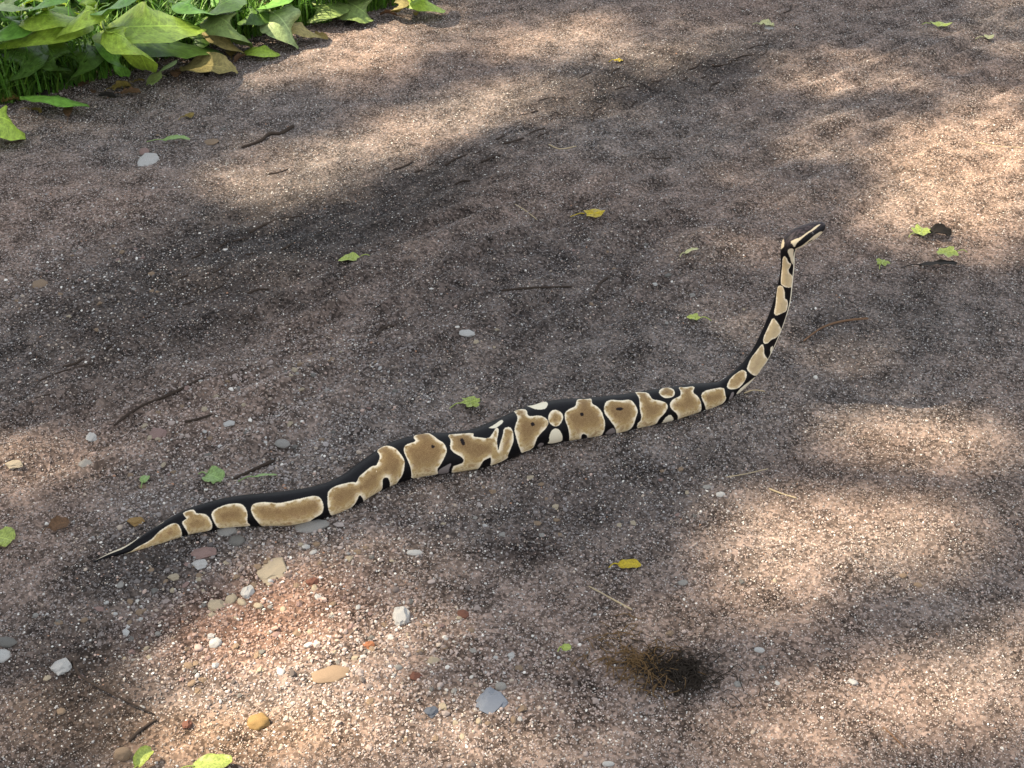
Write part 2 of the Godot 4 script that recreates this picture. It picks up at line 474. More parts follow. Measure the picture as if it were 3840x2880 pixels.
	spot("k", [0.6070, 0.70, 0.6057, 0.73, 0.6029, 0.77, 0.6016, 0.73, 0.5989, 0.70, 0.5989, 0.63, 0.6002, 0.59, 0.6016, 0.59, 0.6043, 0.59, 0.6057, 0.63])
	spot("g", [0.5856, 2.06, 0.5896, 1.71, 0.5949, 1.61, 0.5989, 2.13, 0.5935, 2.41])
	spot("t", [0.6336, -0.63, 0.6364, -0.38, 0.6434, -0.10, 0.6434, 0.31, 0.6448, 0.49, 0.6531, 0.63, 0.6588, 0.80, 0.6602, 1.01, 0.6560, 1.33, 0.6489, 1.64, 0.6475, 2.20, 0.6378, 2.37, 0.6280, 2.44, 0.6223, 1.75, 0.6280, 1.47, 0.6266, 0.84, 0.6308, 0.24, 0.6308, -0.10])
	spot("t", [0.6733, 0.28, 0.6703, 0.45, 0.6659, 0.49, 0.6602, 0.45, 0.6574, 0.28, 0.6574, 0.03, 0.6616, -0.24, 0.6688, -0.49, 0.6733, -0.31, 0.6749, 0.00])
	spot("c", [0.6560, 2.44, 0.6560, 1.75, 0.6631, 1.47, 0.6688, 1.92, 0.6718, 2.44])
	spot("t", [0.6645, 0.87, 0.6688, 0.70, 0.6796, 0.59, 0.6828, 0.31, 0.6845, -0.17, 0.6908, 0.00, 0.7038, 0.00, 0.6954, 0.49, 0.7012, 0.84, 0.7038, 1.26, 0.7084, 2.44, 0.6924, 2.41, 0.6780, 2.44, 0.6733, 1.64, 0.6645, 1.12])
	spot("t", [0.7073, 0.73, 0.7162, 0.49, 0.7437, 0.45, 0.7407, 1.15, 0.7414, 1.57, 0.7362, 2.30, 0.7187, 2.37, 0.7115, 1.54, 0.7073, 1.05])
	spot("t", [0.7501, 0.52, 0.7631, 0.00, 0.7791, 0.14, 0.7819, 0.63, 0.7782, 0.98, 0.7692, 1.29, 0.7605, 1.33, 0.7501, 0.84])
	spot("c", [0.7544, 1.78, 0.7648, 1.50, 0.7828, 1.85, 0.7837, 2.30, 0.7710, 2.30, 0.7578, 2.30])
	spot("g", [0.7445, 1.82, 0.7510, 1.26, 0.7544, 1.43, 0.7477, 2.34])
	spot("t", [0.7865, 0.49, 0.7991, 0.14, 0.8132, 0.28, 0.8242, 0.49, 0.8204, 0.80, 0.8120, 1.19, 0.8068, 2.27, 0.7955, 1.92, 0.7874, 2.30, 0.7846, 1.64, 0.7846, 0.73])
	spot("t", [0.8305, 0.31, 0.8448, 0.31, 0.8606, 0.42, 0.8551, 1.22, 0.8448, 2.20, 0.8376, 1.75, 0.8341, 1.19, 0.8280, 0.98, 0.8255, 0.63])
	spot("c", [0.8230, 1.43, 0.8268, 1.82, 0.8109, 2.37, 0.8109, 2.30])
	spot("t", [0.8660, 0.35, 0.8781, 0.24, 0.8902, -0.14, 0.8990, -0.31, 0.9037, 0.49, 0.8980, 0.98, 0.8873, 1.15, 0.8863, 1.50, 0.8790, 1.78, 0.8720, 1.78, 0.8695, 1.26, 0.8642, 0.70])
	spot("t", [0.9362, 0.24, 0.9430, 0.52, 0.9413, 0.87, 0.9356, 1.12, 0.9327, 1.54, 0.9289, 1.36, 0.9255, 1.12, 0.9210, 1.26, 0.9169, 1.82, 0.9108, 2.41, 0.9009, 2.51, 0.9037, 0.42, 0.9100, 0.17, 0.9233, 0.10])
	spot("c", [0.9501, 0.77, 0.9536, 1.19, 0.9521, 1.64, 0.9383, 2.13, 0.9296, 1.85, 0.9367, 1.54, 0.9422, 1.36])
	spot("c", [0.9504, -0.63, 0.9555, -0.73, 0.9549, 0.03, 0.9514, 0.28, 0.9469, -0.28])
	spot("c", [0.9567, 0.59, 0.9585, 0.70, 0.9646, 0.87, 0.9744, 0.70, 0.9795, 0.66, 0.9852, 0.49, 0.9930, 0.35, 0.9941, 0.52, 0.9866, 0.73, 0.9803, 0.84, 0.9763, 0.84, 0.9671, 1.01, 0.9591, 1.19, 0.9558, 1.47, 0.9552, 1.29, 0.9561, 1.01])
	spot("c", [0.9521, 1.64, 0.9591, 1.92, 0.9707, 1.64, 0.9763, 1.47, 0.9803, 1.36, 0.9894, 1.36, 0.9933, 1.82, 0.9901, 2.34, 0.9811, 2.16, 0.9744, 1.71, 0.9657, 2.27, 0.9504, 2.37])
	# the flank that faces away repeats the pattern a little further on; the belly is plain cream
	for y in SKIN_H:
		var a := ((y + 0.5) / SKIN_H * 2.0 - 1.0) * PI
		for x in SKIN_W:
			if a < -0.9 and x < SKIN_W * 0.93:
				var i := (y * SKIN_W + x) * 3
				var j := ((SKIN_H - 1 - y) * SKIN_W + (x + SKIN_W - 23) % SKIN_W) * 3
				for c in 3:
					skin[i + c] = skin[j + c]
			elif a < -0.9:
				var i := (y * SKIN_W + x) * 3
				var j := ((SKIN_H - 1 - y) * SKIN_W + x) * 3
				for c in 3:
					skin[i + c] = skin[j + c]
			var neck := smoothstep(0.77, 0.81, float(x) / SKIN_W)
			var belly := smoothstep(lerpf(2.34, 1.95, neck), lerpf(2.6, 2.12, neck), absf(a))
			if belly > 0.0:
				put_skin(x, y, Color(0.90, 0.86, 0.76), belly)
	return ImageTexture.create_from_image(Image.create_from_data(SKIN_W, SKIN_H, false, Image.FORMAT_RGB8, skin))

func scale_picture() -> ImageTexture:
	# smooth overlapping scales in a diagonal net
	var w := 64
	var im := Image.create(w, w, false, Image.FORMAT_RGB8)
	for y in w:
		for x in w:
			var u := x / float(w)
			var v := y / float(w)
			var a := absf(fposmod(u + v, 1.0) - 0.5) * 2.0
			var b := absf(fposmod(u - v, 1.0) - 0.5) * 2.0
			var g := 1.0 - pow(maxf(a, b), 3.0)
			im.set_pixel(x, y, Color(g, g, g))
	return ImageTexture.create_from_image(im)

func make_snake() -> void:
	var sides := 32
	var st := SurfaceTool.new()
	st.begin(Mesh.PRIMITIVE_TRIANGLES)
	var rings := axis_pos.size()
	for i in rings:
		for k in sides + 1:
			var a := -PI + TAU * k / sides
			st.set_uv(Vector2(axis_u[i], k / float(sides)))
			st.set_uv2(Vector2(axis_u[i] * 260.0, k / float(sides) * 24.0))
			st.add_vertex(skin_point(i, a))
	for i in rings - 1:
		for k in sides:
			var p := i * (sides + 1) + k
			var q := p + sides + 1
			for n in [p, q, p + 1, p + 1, q, q + 1]:
				st.add_index(n)
	var tip := rings * (sides + 1)
	st.set_uv(Vector2(1.0, 0.5))
	st.set_uv2(Vector2(0, 0))
	st.add_vertex(axis_pos[rings - 1] + axis_frame(rings - 1).z * 0.0012)
	for k in sides:
		var p := (rings - 1) * (sides + 1) + k
		for n in [p, tip, p + 1]:
			st.add_index(n)
	st.generate_normals()
	var m := plain(Color.WHITE, 0.5)
	m.albedo_texture = paint_skin()
	m.metallic_specular = 0.26
	var s := base("snake")
	tag(s, "brown, cream and black patterned python crossing the path with its neck raised", "snake")
	build("body", st.commit(), m, s)
	var eye := SphereMesh.new()
	eye.radius = 0.0021
	eye.height = 0.0042
	eye.radial_segments = 16
	eye.rings = 8
	var em := plain(Color(0.03, 0.025, 0.02), 0.08)
	em.metallic_specular = 0.6
	var at := 0
	for i in rings:
		if axis_u[i] < 0.9799:
			at = i
	for sgn in [1.0, -1.0]:
		var e := build("eye", eye, em, s)
		e.position = axis_pos[at].lerp(skin_point(at, 1.117 * sgn), 0.93)

# ---------------------------------------------------------------- leaves, twigs, grass

func blade(p0: Vector3, p1: Vector3, p2: Vector3, width: float, roll: float, cup: float, wavy: float, pointed: float, seed_: int) -> ArrayMesh:
	# a leaf blade laid along a curve from its stalk to its tip
	var nl := 16
	var nw := 8
	var n := FastNoiseLite.new()
	n.seed = seed_
	n.frequency = 1.0
	var st := SurfaceTool.new()
	st.begin(Mesh.PRIMITIVE_TRIANGLES)
	for i in nl + 1:
		var t := (1.0 - cos(PI * i / nl)) * 0.5
		var c := p0 * (1 - t) * (1 - t) + p1 * 2.0 * t * (1 - t) + p2 * t * t
		var f := ((p1 - p0) * (1 - t) + (p2 - p1) * t).normalized()
		var side := f.cross(Vector3.UP)
		side = side.normalized() if side.length() > 0.05 else Vector3.RIGHT
		side = side.rotated(f, roll)
		var up := side.cross(f).normalized()
		var w := width * 0.5 * pow(sin(PI * pow(t, pointed) * 0.97 + 0.03), 0.45)
		for k in nw + 1:
			var s := k / float(nw) * 2.0 - 1.0
			var e := n.get_noise_2d(t * 3.6 + 11.0, s * 0.9) * wavy * width * absf(s)
			e += sin(t * 21.0 + s * 2.0 + seed_) * wavy * 0.12 * width * s * s
			var ww := w * (1.0 + n.get_noise_2d(t * 7.0, signf(s) * 5.0) * 0.07)
			st.set_uv(Vector2(k / float(nw), t))
			st.add_vertex(c + side * s * ww + up * (absf(s) * s * s * 0.0 + cup * w * s * s + e))
	for i in nl:
		for k in nw:
			var p := i * (nw + 1) + k
			for q in [p, p + nw + 1, p + 1, p + 1, p + nw + 1, p + nw + 2]:
				st.add_index(q)
	st.generate_normals()
	return st.commit()

func rod(points: Array, r0: float, r1: float, knobby := 0.0, seed_ := 1, sides := 7) -> ArrayMesh:
	var n := FastNoiseLite.new()
	n.seed = seed_
	n.frequency = 1.0
	var line: Array[Vector3] = []
	for i in points.size() - 1:
		var a: Vector3 = points[maxi(i - 1, 0)]
		var b: Vector3 = points[i]
		var c: Vector3 = points[i + 1]
		var d: Vector3 = points[mini(i + 2, points.size() - 1)]
		for k in 7:
			line.append(b.cubic_interpolate(c, a, d, k / 7.0))
	line.append(points[points.size() - 1])
	var st := SurfaceTool.new()
	st.begin(Mesh.PRIMITIVE_TRIANGLES)
	for i in line.size():
		var f: Vector3 = (line[mini(i + 1, line.size() - 1)] - line[maxi(i - 1, 0)]).normalized()
		var s := f.cross(Vector3.UP if absf(f.y) < 0.9 else Vector3.RIGHT).normalized()
		var u := s.cross(f)
		var t := i / float(line.size() - 1)
		var r := lerpf(r0, r1, t)
		if i == 0 or i == line.size() - 1:
			r *= 0.55
		for k in sides:
			var a := TAU * k / sides
			var rr := r * (1.0 + knobby * n.get_noise_2d(t * 9.0, a * 0.8))
			st.set_uv(Vector2(k / float(sides), t))
			st.add_vertex(line[i] + (s * cos(a) + u * sin(a)) * rr)
	for i in line.size() - 1:
		for k in sides:
			var p := i * sides + k
			var q := i * sides + (k + 1) % sides
			for m in [p, q, p + sides, q, q + sides, p + sides]:
				st.add_index(m)
	for e in [0, line.size() - 1]:
		var first: int = e * sides
		for k in range(1, sides - 1):
			for m in ([first, first + k + 1, first + k] if e == 0 else [first, first + k, first + k + 1]):
				st.add_index(m)
	st.generate_normals()
	return st.commit()

func fallen(label: String, x: float, z: float, turn: float, length: float, width: float, m: Material, curl: float, up := 0.004, lobes := 0) -> Node3D:
	var o := base("fallen_leaf", on(x, z, up))
	tag(o, label, "leaf", "leaves lying on the path")
	var d := Vector3(cos(turn), 0.0, -sin(turn))
	var r := RandomNumberGenerator.new()
	r.seed = int(absf(x * 7919.0) + absf(z * 104729.0))
	var mesh: ArrayMesh
	if lobes > 0:
		mesh = lobed(length, width, turn, curl, lobes, r.randi() % 1000)
	else:
		mesh = blade(-d * length * 0.5 + Vector3.UP * 0.002, Vector3.UP * (0.004 + curl * length * 0.5), d * length * 0.5 + Vector3.UP * r.randf_range(0.001, 0.006), width, r.randf_range(-0.25, 0.3), curl * r.randf_range(0.5, 1.2), 0.22, 0.85, r.randi() % 1000)
	build("blade", mesh, m, o)
	build("stalk", rod([-d * length * 0.45 + Vector3.UP * 0.003, -d * length * 0.7 + Vector3.UP * 0.004, -d * length * r.randf_range(0.85, 1.15) + Vector3(0, 0.001, 0.004)], 0.0009, 0.0007, 0.2, 3, 5), m, o)
	return o

func lobed(length: float, width: float, turn: float, curl: float, lobes: int, seed_: int) -> ArrayMesh:
	# a small leaf with points round its rim
	var st := SurfaceTool.new()
	st.begin(Mesh.PRIMITIVE_TRIANGLES)
	var r := RandomNumberGenerator.new()
	r.seed = seed_
	var count := lobes * 4
	var c := cos(turn)
	var s := sin(turn)
	var rings := 3
	st.set_uv(Vector2(0.5, 0.4))
	st.add_vertex(Vector3(0, 0.002, 0))
	var jit := PackedFloat32Array()
	for k in count:
		jit.append(r.randf_range(0.86, 1.12))
	for q in range(1, rings + 1):
		for k in count:
			var a := TAU * k / count
			var rr := q / float(rings)
			var point := 1.0 if k % 4 == 0 else (0.86 if k % 2 == 1 else 0.70)
			var e := lerpf(0.75, point, rr) * rr * jit[k]
			var p := Vector3(cos(a) * length * 0.5 * e, 0.0, sin(a) * width * 0.5 * e)
			var y := 0.002 + curl * length * 0.5 * e * e * (0.6 + 0.5 * sin(a * 2.0 + seed_)) + 0.0015 * sin(k * 1.7 + seed_)
			st.set_uv(Vector2(0.5 + p.z / width, 0.5 + p.x / length))
			st.add_vertex(Vector3(p.x * c + p.z * s, y, -p.x * s + p.z * c))
	for k in count:
		var k1 := (k + 1) % count
		for m in [0, 1 + k, 1 + k1]:
			st.add_index(m)
		for q in rings - 1:
			var a := 1 + q * count + k
			var b := 1 + q * count + k1
			for m in [a, a + count, b, b, a + count, b + count]:
				st.add_index(m)
	st.generate_normals()
	return st.commit()

func twig(label: String, flat: Array, r0: float, r1: float, m: Material, group := "", lift := 0.0) -> Node3D:
	var pts: Array = []
	for k in flat.size() / 2:
		pts.append(on(flat[k * 2], flat[k * 2 + 1], maxf(r0, r1) * 0.6 + lift * sin(PI * k / maxf(1.0, flat.size() / 2.0 - 1.0))))
	var o := build("twig", rod(pts, r0, r1, 0.45, used.get("twig", 0) + 3), m)
	return tag(o, label, "twig", group)

func copies(called: String, mesh: Mesh, m: Material, buffer: PackedFloat32Array, parent: Node3D = null) -> MultiMeshInstance3D:
	var mm := MultiMesh.new()
	mm.transform_format = MultiMesh.TRANSFORM_3D
	mm.use_colors = true
	mm.mesh = mesh
	mm.instance_count = buffer.size() / 16
	mm.buffer = buffer
	var o := MultiMeshInstance3D.new()
	o.name = called if parent else numbered(called)
	o.multimesh = mm
	o.material_override = m
	o.set_meta("kind", "stuff")
	(parent if parent else self).add_child(o, true)
	return o

func push(buffer: PackedFloat32Array, b: Basis, p: Vector3, c: Color) -> void:
	buffer.append_array(PackedFloat32Array([b.x.x, b.y.x, b.z.x, p.x, b.x.y, b.y.y, b.z.y, p.y, b.x.z, b.y.z, b.z.z, p.z, c.r, c.g, c.b, 1.0]))

# ---------------------------------------------------------------- the scene

func _ready() -> void:
	var cam := Camera3D.new()
	cam.name = "camera"
	cam.position = Vector3(0, EYE_HEIGHT, 0)
	cam.rotation_degrees = Vector3(-35.0, 0, 0)
	cam.fov = 31.0
	cam.near = 0.05
	cam.far = 250.0
	add_child(cam)
	cam.current = true

	var env := Environment.new()
	env.background_mode = Environment.BG_SKY
	var sky_m := ProceduralSkyMaterial.new()
	sky_m.sky_top_color = Color(0.60, 0.63, 0.67)
	sky_m.sky_horizon_color = Color(0.81, 0.82, 0.825)
	sky_m.sky_curve = 0.18
	sky_m.ground_bottom_color = Color(0.25, 0.22, 0.18)
	sky_m.ground_horizon_color = Color(0.55, 0.55, 0.52)
	var sky := Sky.new()
	sky.sky_material = sky_m
	env.sky = sky
	env.tonemap_mode = Environment.TONE_MAPPER_LINEAR
	env.tonemap_exposure = 3.3
	env.sdfgi_enabled = true
	env.ssao_enabled = true
	env.ssil_enabled = true
	var we := WorldEnvironment.new()
	we.name = "world"
	we.environment = env
	add_child(we)

	var sun := DirectionalLight3D.new()
	sun.name = "sun"
	sun.light_color = Color(1.0, 0.94, 0.84)
	sun.light_energy = 1.45
	sun.light_angular_distance = 0.53
	sun.shadow_enabled = true
	sun.look_at_from_position(Vector3.ZERO, SUN_TRAVEL, Vector3.UP)
	add_child(sun)

	rng.seed = 77
	relief.seed = 4
	relief.frequency = 1.0
	relief.fractal_octaves = 3
	ripple.seed = 12
	ripple.frequency = 1.0
	ripple.noise_type = FastNoiseLite.TYPE_SIMPLEX_SMOOTH
	ripple.fractal_octaves = 2
	tint_noise.seed = 31
	tint_noise.frequency = 1.3
	tint_noise.fractal_octaves = 4
	make_axis()
	soil_and_shade = [
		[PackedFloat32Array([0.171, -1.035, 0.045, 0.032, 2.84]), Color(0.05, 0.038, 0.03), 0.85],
		[PackedFloat32Array([-0.186, -2.116, 0.320, 0.104, 2.31]), Color(0.15, 0.138, 0.132), 0.75],  # dark tint that deepens the shade of the diagonal band
		[PackedFloat32Array([0.090, -1.319, 0.212, 0.095, 2.87]), Color(0.22, 0.20, 0.195), 0.7],  # grey tint painting deeper shade in front of the snake
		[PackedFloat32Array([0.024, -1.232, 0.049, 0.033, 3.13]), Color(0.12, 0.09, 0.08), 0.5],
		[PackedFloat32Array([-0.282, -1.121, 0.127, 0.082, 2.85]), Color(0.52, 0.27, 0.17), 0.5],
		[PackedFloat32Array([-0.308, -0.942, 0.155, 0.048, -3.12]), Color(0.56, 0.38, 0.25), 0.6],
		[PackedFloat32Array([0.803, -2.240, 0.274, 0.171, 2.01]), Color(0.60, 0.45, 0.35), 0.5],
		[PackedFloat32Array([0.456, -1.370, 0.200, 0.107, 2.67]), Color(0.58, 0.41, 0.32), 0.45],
		[PackedFloat32Array([-0.460, -1.007, 0.117, 0.078, 1.09]), Color(0.13, 0.105, 0.09), 0.8],  # near corner darkened, shade put into the soil colour
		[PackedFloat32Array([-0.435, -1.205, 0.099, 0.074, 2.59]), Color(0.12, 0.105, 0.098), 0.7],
		[PackedFloat32Array([-0.457, -1.887, 0.461, 0.215, 2.24]), Color(0.14, 0.13, 0.126), 0.85],  # painted shade over the left stretch of the path
		[PackedFloat32Array([0.038, -1.848, 0.360, 0.250, 2.44]), Color(0.22, 0.20, 0.195), 0.75],  # shade painted in grey behind the snake's middle
		[PackedFloat32Array([0.579, -1.732, 0.224, 0.153, 2.50]), Color(0.26, 0.235, 0.225), 0.6],  # grey shade tint beyond the raised neck
		[PackedFloat32Array([0.282, -2.653, 0.359, 0.123, 2.61]), Color(0.14, 0.125, 0.12), 0.8],  # shade painted along the far track
	]
	make_ground()
	make_tree()
	make_snake()
	var mottle := noise_picture(9, 0.02, 256, 0.42, 1.0)
	var veins := vein_picture()
	make_gravel()
	make_stones(mottle)
	make_plants(veins)
	make_litter(veins)

# sun patches on the path: the gaps in the crown stand where these are
func sun_share(x: float, z: float, gaps: Array) -> float:
	var s := 0.0
	for g in gaps:
		s += soft(x, z, g[0]) * g[1]
	return clampf(s, 0.0, 1.0)

func make_tree() -> void:
	var gaps: Array = [
		[PackedFloat32Array([-0.302, -2.869, 0.251, 0.169, 2.16]), 1.0],
		[PackedFloat32Array([0.221, -2.854, 0.318, 0.187, -2.98]), 0.85],
		[PackedFloat32Array([-0.351, -2.283, 0.276, 0.130, 2.36]), 1.0],
		[PackedFloat32Array([-0.126, -2.471, 0.244, 0.103, 2.48]), 0.8],
		[PackedFloat32Array([0.097, -2.568, 0.196, 0.071, 2.61]), 0.6],
		[PackedFloat32Array([0.708, -2.698, 0.231, 0.127, 2.87]), 0.7],
		[PackedFloat32Array([1.070, -2.936, 0.214, 0.148, 2.17]), 0.75],
		[PackedFloat32Array([0.880, -2.281, 0.319, 0.183, 1.93]), 1.0],
		[PackedFloat32Array([0.639, -2.365, 0.208, 0.119, 3.04]), 0.6],
		[PackedFloat32Array([0.454, -2.268, 0.178, 0.079, 2.84]), 0.4],
		[PackedFloat32Array([0.700, -2.090, 0.158, 0.082, 3.05]), 0.6],
		[PackedFloat32Array([-0.634, -1.446, 0.112, 0.098, -3.03]), 0.9],
		[PackedFloat32Array([-0.163, -1.993, 0.088, 0.044, 2.65]), 0.35],
		[PackedFloat32Array([0.461, -1.689, 0.097, 0.072, 2.88]), 0.45],
		[PackedFloat32Array([0.472, -1.390, 0.219, 0.115, 2.64]), 1.0],
		[PackedFloat32Array([0.546, -1.271, 0.189, 0.076, 2.78]), 0.6],
		[PackedFloat32Array([-0.248, -1.117, 0.204, 0.118, 2.75]), 0.72],
		[PackedFloat32Array([-0.229, -1.031, 0.161, 0.074, 3.02]), 0.7],
		[PackedFloat32Array([-0.265, -0.948, 0.176, 0.061, 3.02]), 0.9],
		[PackedFloat32Array([-0.003, -0.948, 0.122, 0.054, -3.14]), 0.75],
		[PackedFloat32Array([0.196, -1.128, 0.125, 0.047, 2.70]), 0.85],
		[PackedFloat32Array([0.351, -1.181, 0.142, 0.049, 2.76]), 0.75],
		[PackedFloat32Array([0.441, -1.000, 0.216, 0.083, 2.77]), 1.0],
		[PackedFloat32Array([0.253, -0.930, 0.093, 0.035, 3.12]), 0.5],
		[PackedFloat32Array([0.345, -1.270, 0.146, 0.049, 2.68]), 0.6],
		[PackedFloat32Array([-0.704, -2.975, 0.361, 0.282, 1.04]), 1.0],
		[PackedFloat32Array([-0.961, -2.900, 0.295, 0.206, 1.03]), 1.0],
		[PackedFloat32Array([-0.427, -2.977, 0.173, 0.102, 1.40]), 0.8],
		[PackedFloat32Array([-0.972, -2.468, 0.114, 0.058, 1.17]), 0.6],
		[PackedFloat32Array([-0.337, -1.497, 0.160, 0.095, 2.75]), 0.12],
		[PackedFloat32Array([0.454, -2.020, 0.258, 0.090, 1.75]), 0.12],
		[PackedFloat32Array([-0.052, -1.391, 0.369, 0.064, 2.74]), 0.1],
	]
	var t := base("shade_tree", Vector3(-9.0, 0, -3.4))
	tag(t, "leafy broad tree beside the path whose crown shades the ground", "tree")
	var bark := plain(Color(0.30, 0.24, 0.19), 0.95)
	build("trunk", rod([Vector3(0, -0.1, 0), Vector3(0.05, 1.4, 0.05), Vector3(-0.05, 2.8, 0.0), Vector3(0.15, 6.6, 0.1)], 0.30, 0.16, 0.25, 5, 12), bark, t)
	for b in [[Vector3(0.0, 4.4, 0.0), Vector3(1.5, 6.4, 1.2), Vector3(3.4, 8.0, 2.6)], [Vector3(0.1, 5.0, 0.05), Vector3(1.8, 7.2, -0.8), Vector3(4.0, 8.9, -1.6)], [Vector3(0.15, 6.2, 0.1), Vector3(1.3, 8.0, 0.5), Vector3(2.7, 9.6, 0.6)], [Vector3(0.0, 5.4, 0.0), Vector3(-1.4, 7.3, 0.8), Vector3(-2.3, 8.8, 1.5)], [Vector3(0.0, 4.8, 0.0), Vector3(-0.8, 6.9, -1.6), Vector3(-0.5, 8.8, -3.0)]]:
		build("limb", rod(b, 0.12, 0.03, 0.2, 7, 8), bark, t)
	var st := SurfaceTool.new()
	st.begin(Mesh.PRIMITIVE_TRIANGLES)
	for q in [[Vector3(0, 0, -0.5), Vector3(0.30, 0.05, 0.0), Vector3(0, -0.03, 0.5)], [Vector3(0, 0, -0.5), Vector3(0, -0.03, 0.5), Vector3(-0.30, 0.05, 0.0)]]:
		for p in q:
			st.add_vertex(p)
	st.generate_normals()
	var leaf := st.commit()
	var m := plain(Color(0.26, 0.38, 0.13), 0.6)
	m.vertex_color_use_as_albedo = true
	m.cull_mode = BaseMaterial3D.CULL_DISABLED
	m.backlight_enabled = true
	m.backlight = Color(0.30, 0.36, 0.12)
	var buffer := PackedFloat32Array()
	var d := SUN_TRAVEL
	var clump := FastNoiseLite.new()
	clump.seed = 6
	clump.frequency = 1.1
	for k in 62000:
		var gx := rng.randf_range(-3.2, 3.0)
		var gz := rng.randf_range(-5.4, 1.3)
		var y := rng.randf_range(7.2, 10.2)
		var share := sun_share(gx, gz, gaps)
		if absf(gx) > 1.4 or gz < -3.4 or gz > -0.75:
			share = maxf(share, clampf(clump.get_noise_2d(gx, gz) * 2.2 + 0.1, 0.0, 1.0))
		var keep := clampf(-log(maxf(share, 0.03)) / 3.3, 0.0, 1.0)
		if rng.randf() > keep:
			continue
		var p := Vector3(gx, 0, gz) - d * (y / -d.y) * -1.0
		p = Vector3(gx + d.x / d.y * y, y, gz + d.z / d.y * y)
		var b := Basis.from_euler(Vector3(rng.randf_range(-0.7, 0.7), rng.randf_range(0, TAU), rng.randf_range(-0.7, 0.7)))
		var s := rng.randf_range(0.085, 0.145)
		push(buffer, b.scaled(Vector3.ONE * s), p - t.position, Color(rng.randf_range(0.7, 1.0), rng.randf_range(0.8, 1.0), rng.randf_range(0.5, 1.0)))
	copies("crown", leaf, m, buffer, t)

func grain_color(share: float, soil: Color) -> Color:
	var k := rng.randf() * (0.985 + 0.015 * minf(1.0, share * 1.4))
	var c: Color
	if k < 0.62:
		c = soil * rng.randf_range(0.48, 0.78)
	elif k < 0.775:
		c = soil * rng.randf_range(0.16, 0.40)
	elif k < 0.855:
		c = Color(0.36, 0.29, 0.23) * rng.randf_range(0.7, 1.3)
	elif k < 0.90:
		c = Color(0.33, 0.31, 0.29) * rng.randf_range(0.7, 1.4)
	elif k < 0.94:
		c = Color(0.40, 0.29, 0.24) * rng.randf_range(0.6, 1.2)
	elif k < 0.943:
		c = Color(0.34, 0.19, 0.12)
	else:
		c = Color(0.70, 0.65, 0.58) * rng.randf_range(0.6, 1.05)
	return c

func make_gravel() -> void:
	var stony: Array = [
		[PackedFloat32Array([-0.289, -1.167, 0.222, 0.200, -2.97]), 1.0], [PackedFloat32Array([-0.310, -1.506, 0.273, 0.192, 2.41]), 0.8], [PackedFloat32Array([-0.649, -1.846, 0.296, 0.202, 1.09]), 0.5],
		[PackedFloat32Array([-0.076, -1.020, 0.196, 0.118, -3.12]), 0.7], [PackedFloat32Array([0.082, -1.308, 0.216, 0.141, 3.11]), 0.35], [PackedFloat32Array([0.212, -1.868, 0.290, 0.212, 3.05]), 0.2],
	]
	var m := plain(Color.WHITE, 0.9)
	m.vertex_color_use_as_albedo = true
	m.metallic_specular = 0.3
	var meshes := [stone_mesh(1, 0, 0.5, false), stone_mesh(2, 0, 0.6, false), stone_mesh(3, 1, 0.35, true), stone_mesh(4, 0, 0.7, false)]
	var buffers := [PackedFloat32Array(), PackedFloat32Array(), PackedFloat32Array(), PackedFloat32Array()]
	for k in 440000:
		var z := -0.78 - pow(rng.randf(), 1.25) * 2.75
		var reach := 0.36 * sqrt(z * z + 1.2) + 0.16
		var x := rng.randf_range(-reach, reach)
		var share := 0.0
		for s in stony:
			share += soft(x, z, s[0]) * s[1]
		var far := (-z - 0.8) / 2.6
		var size := lerpf(0.00045, 0.00075, far) - log(1.0 - rng.randf() * 0.985) * lerpf(0.00024, 0.00028, far) * (1.0 + share * 1.0)
		if rng.randf() < 0.006 + 0.016 * share:
			size *= 2.0
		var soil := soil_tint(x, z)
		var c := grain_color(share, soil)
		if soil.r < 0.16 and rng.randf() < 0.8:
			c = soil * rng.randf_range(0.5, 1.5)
		var b := Basis.from_euler(Vector3(rng.randf_range(-0.5, 0.5), rng.randf_range(0, TAU), rng.randf_range(-0.5, 0.5))).scaled_local(Vector3(size * rng.randf_range(0.8, 1.7), size * rng.randf_range(0.5, 0.95), size))
		push(buffers[k % 4], b, on(x, z, size * 0.2), c)
	for k in 4:
		copies("gravel", meshes[k], m, buffers[k])

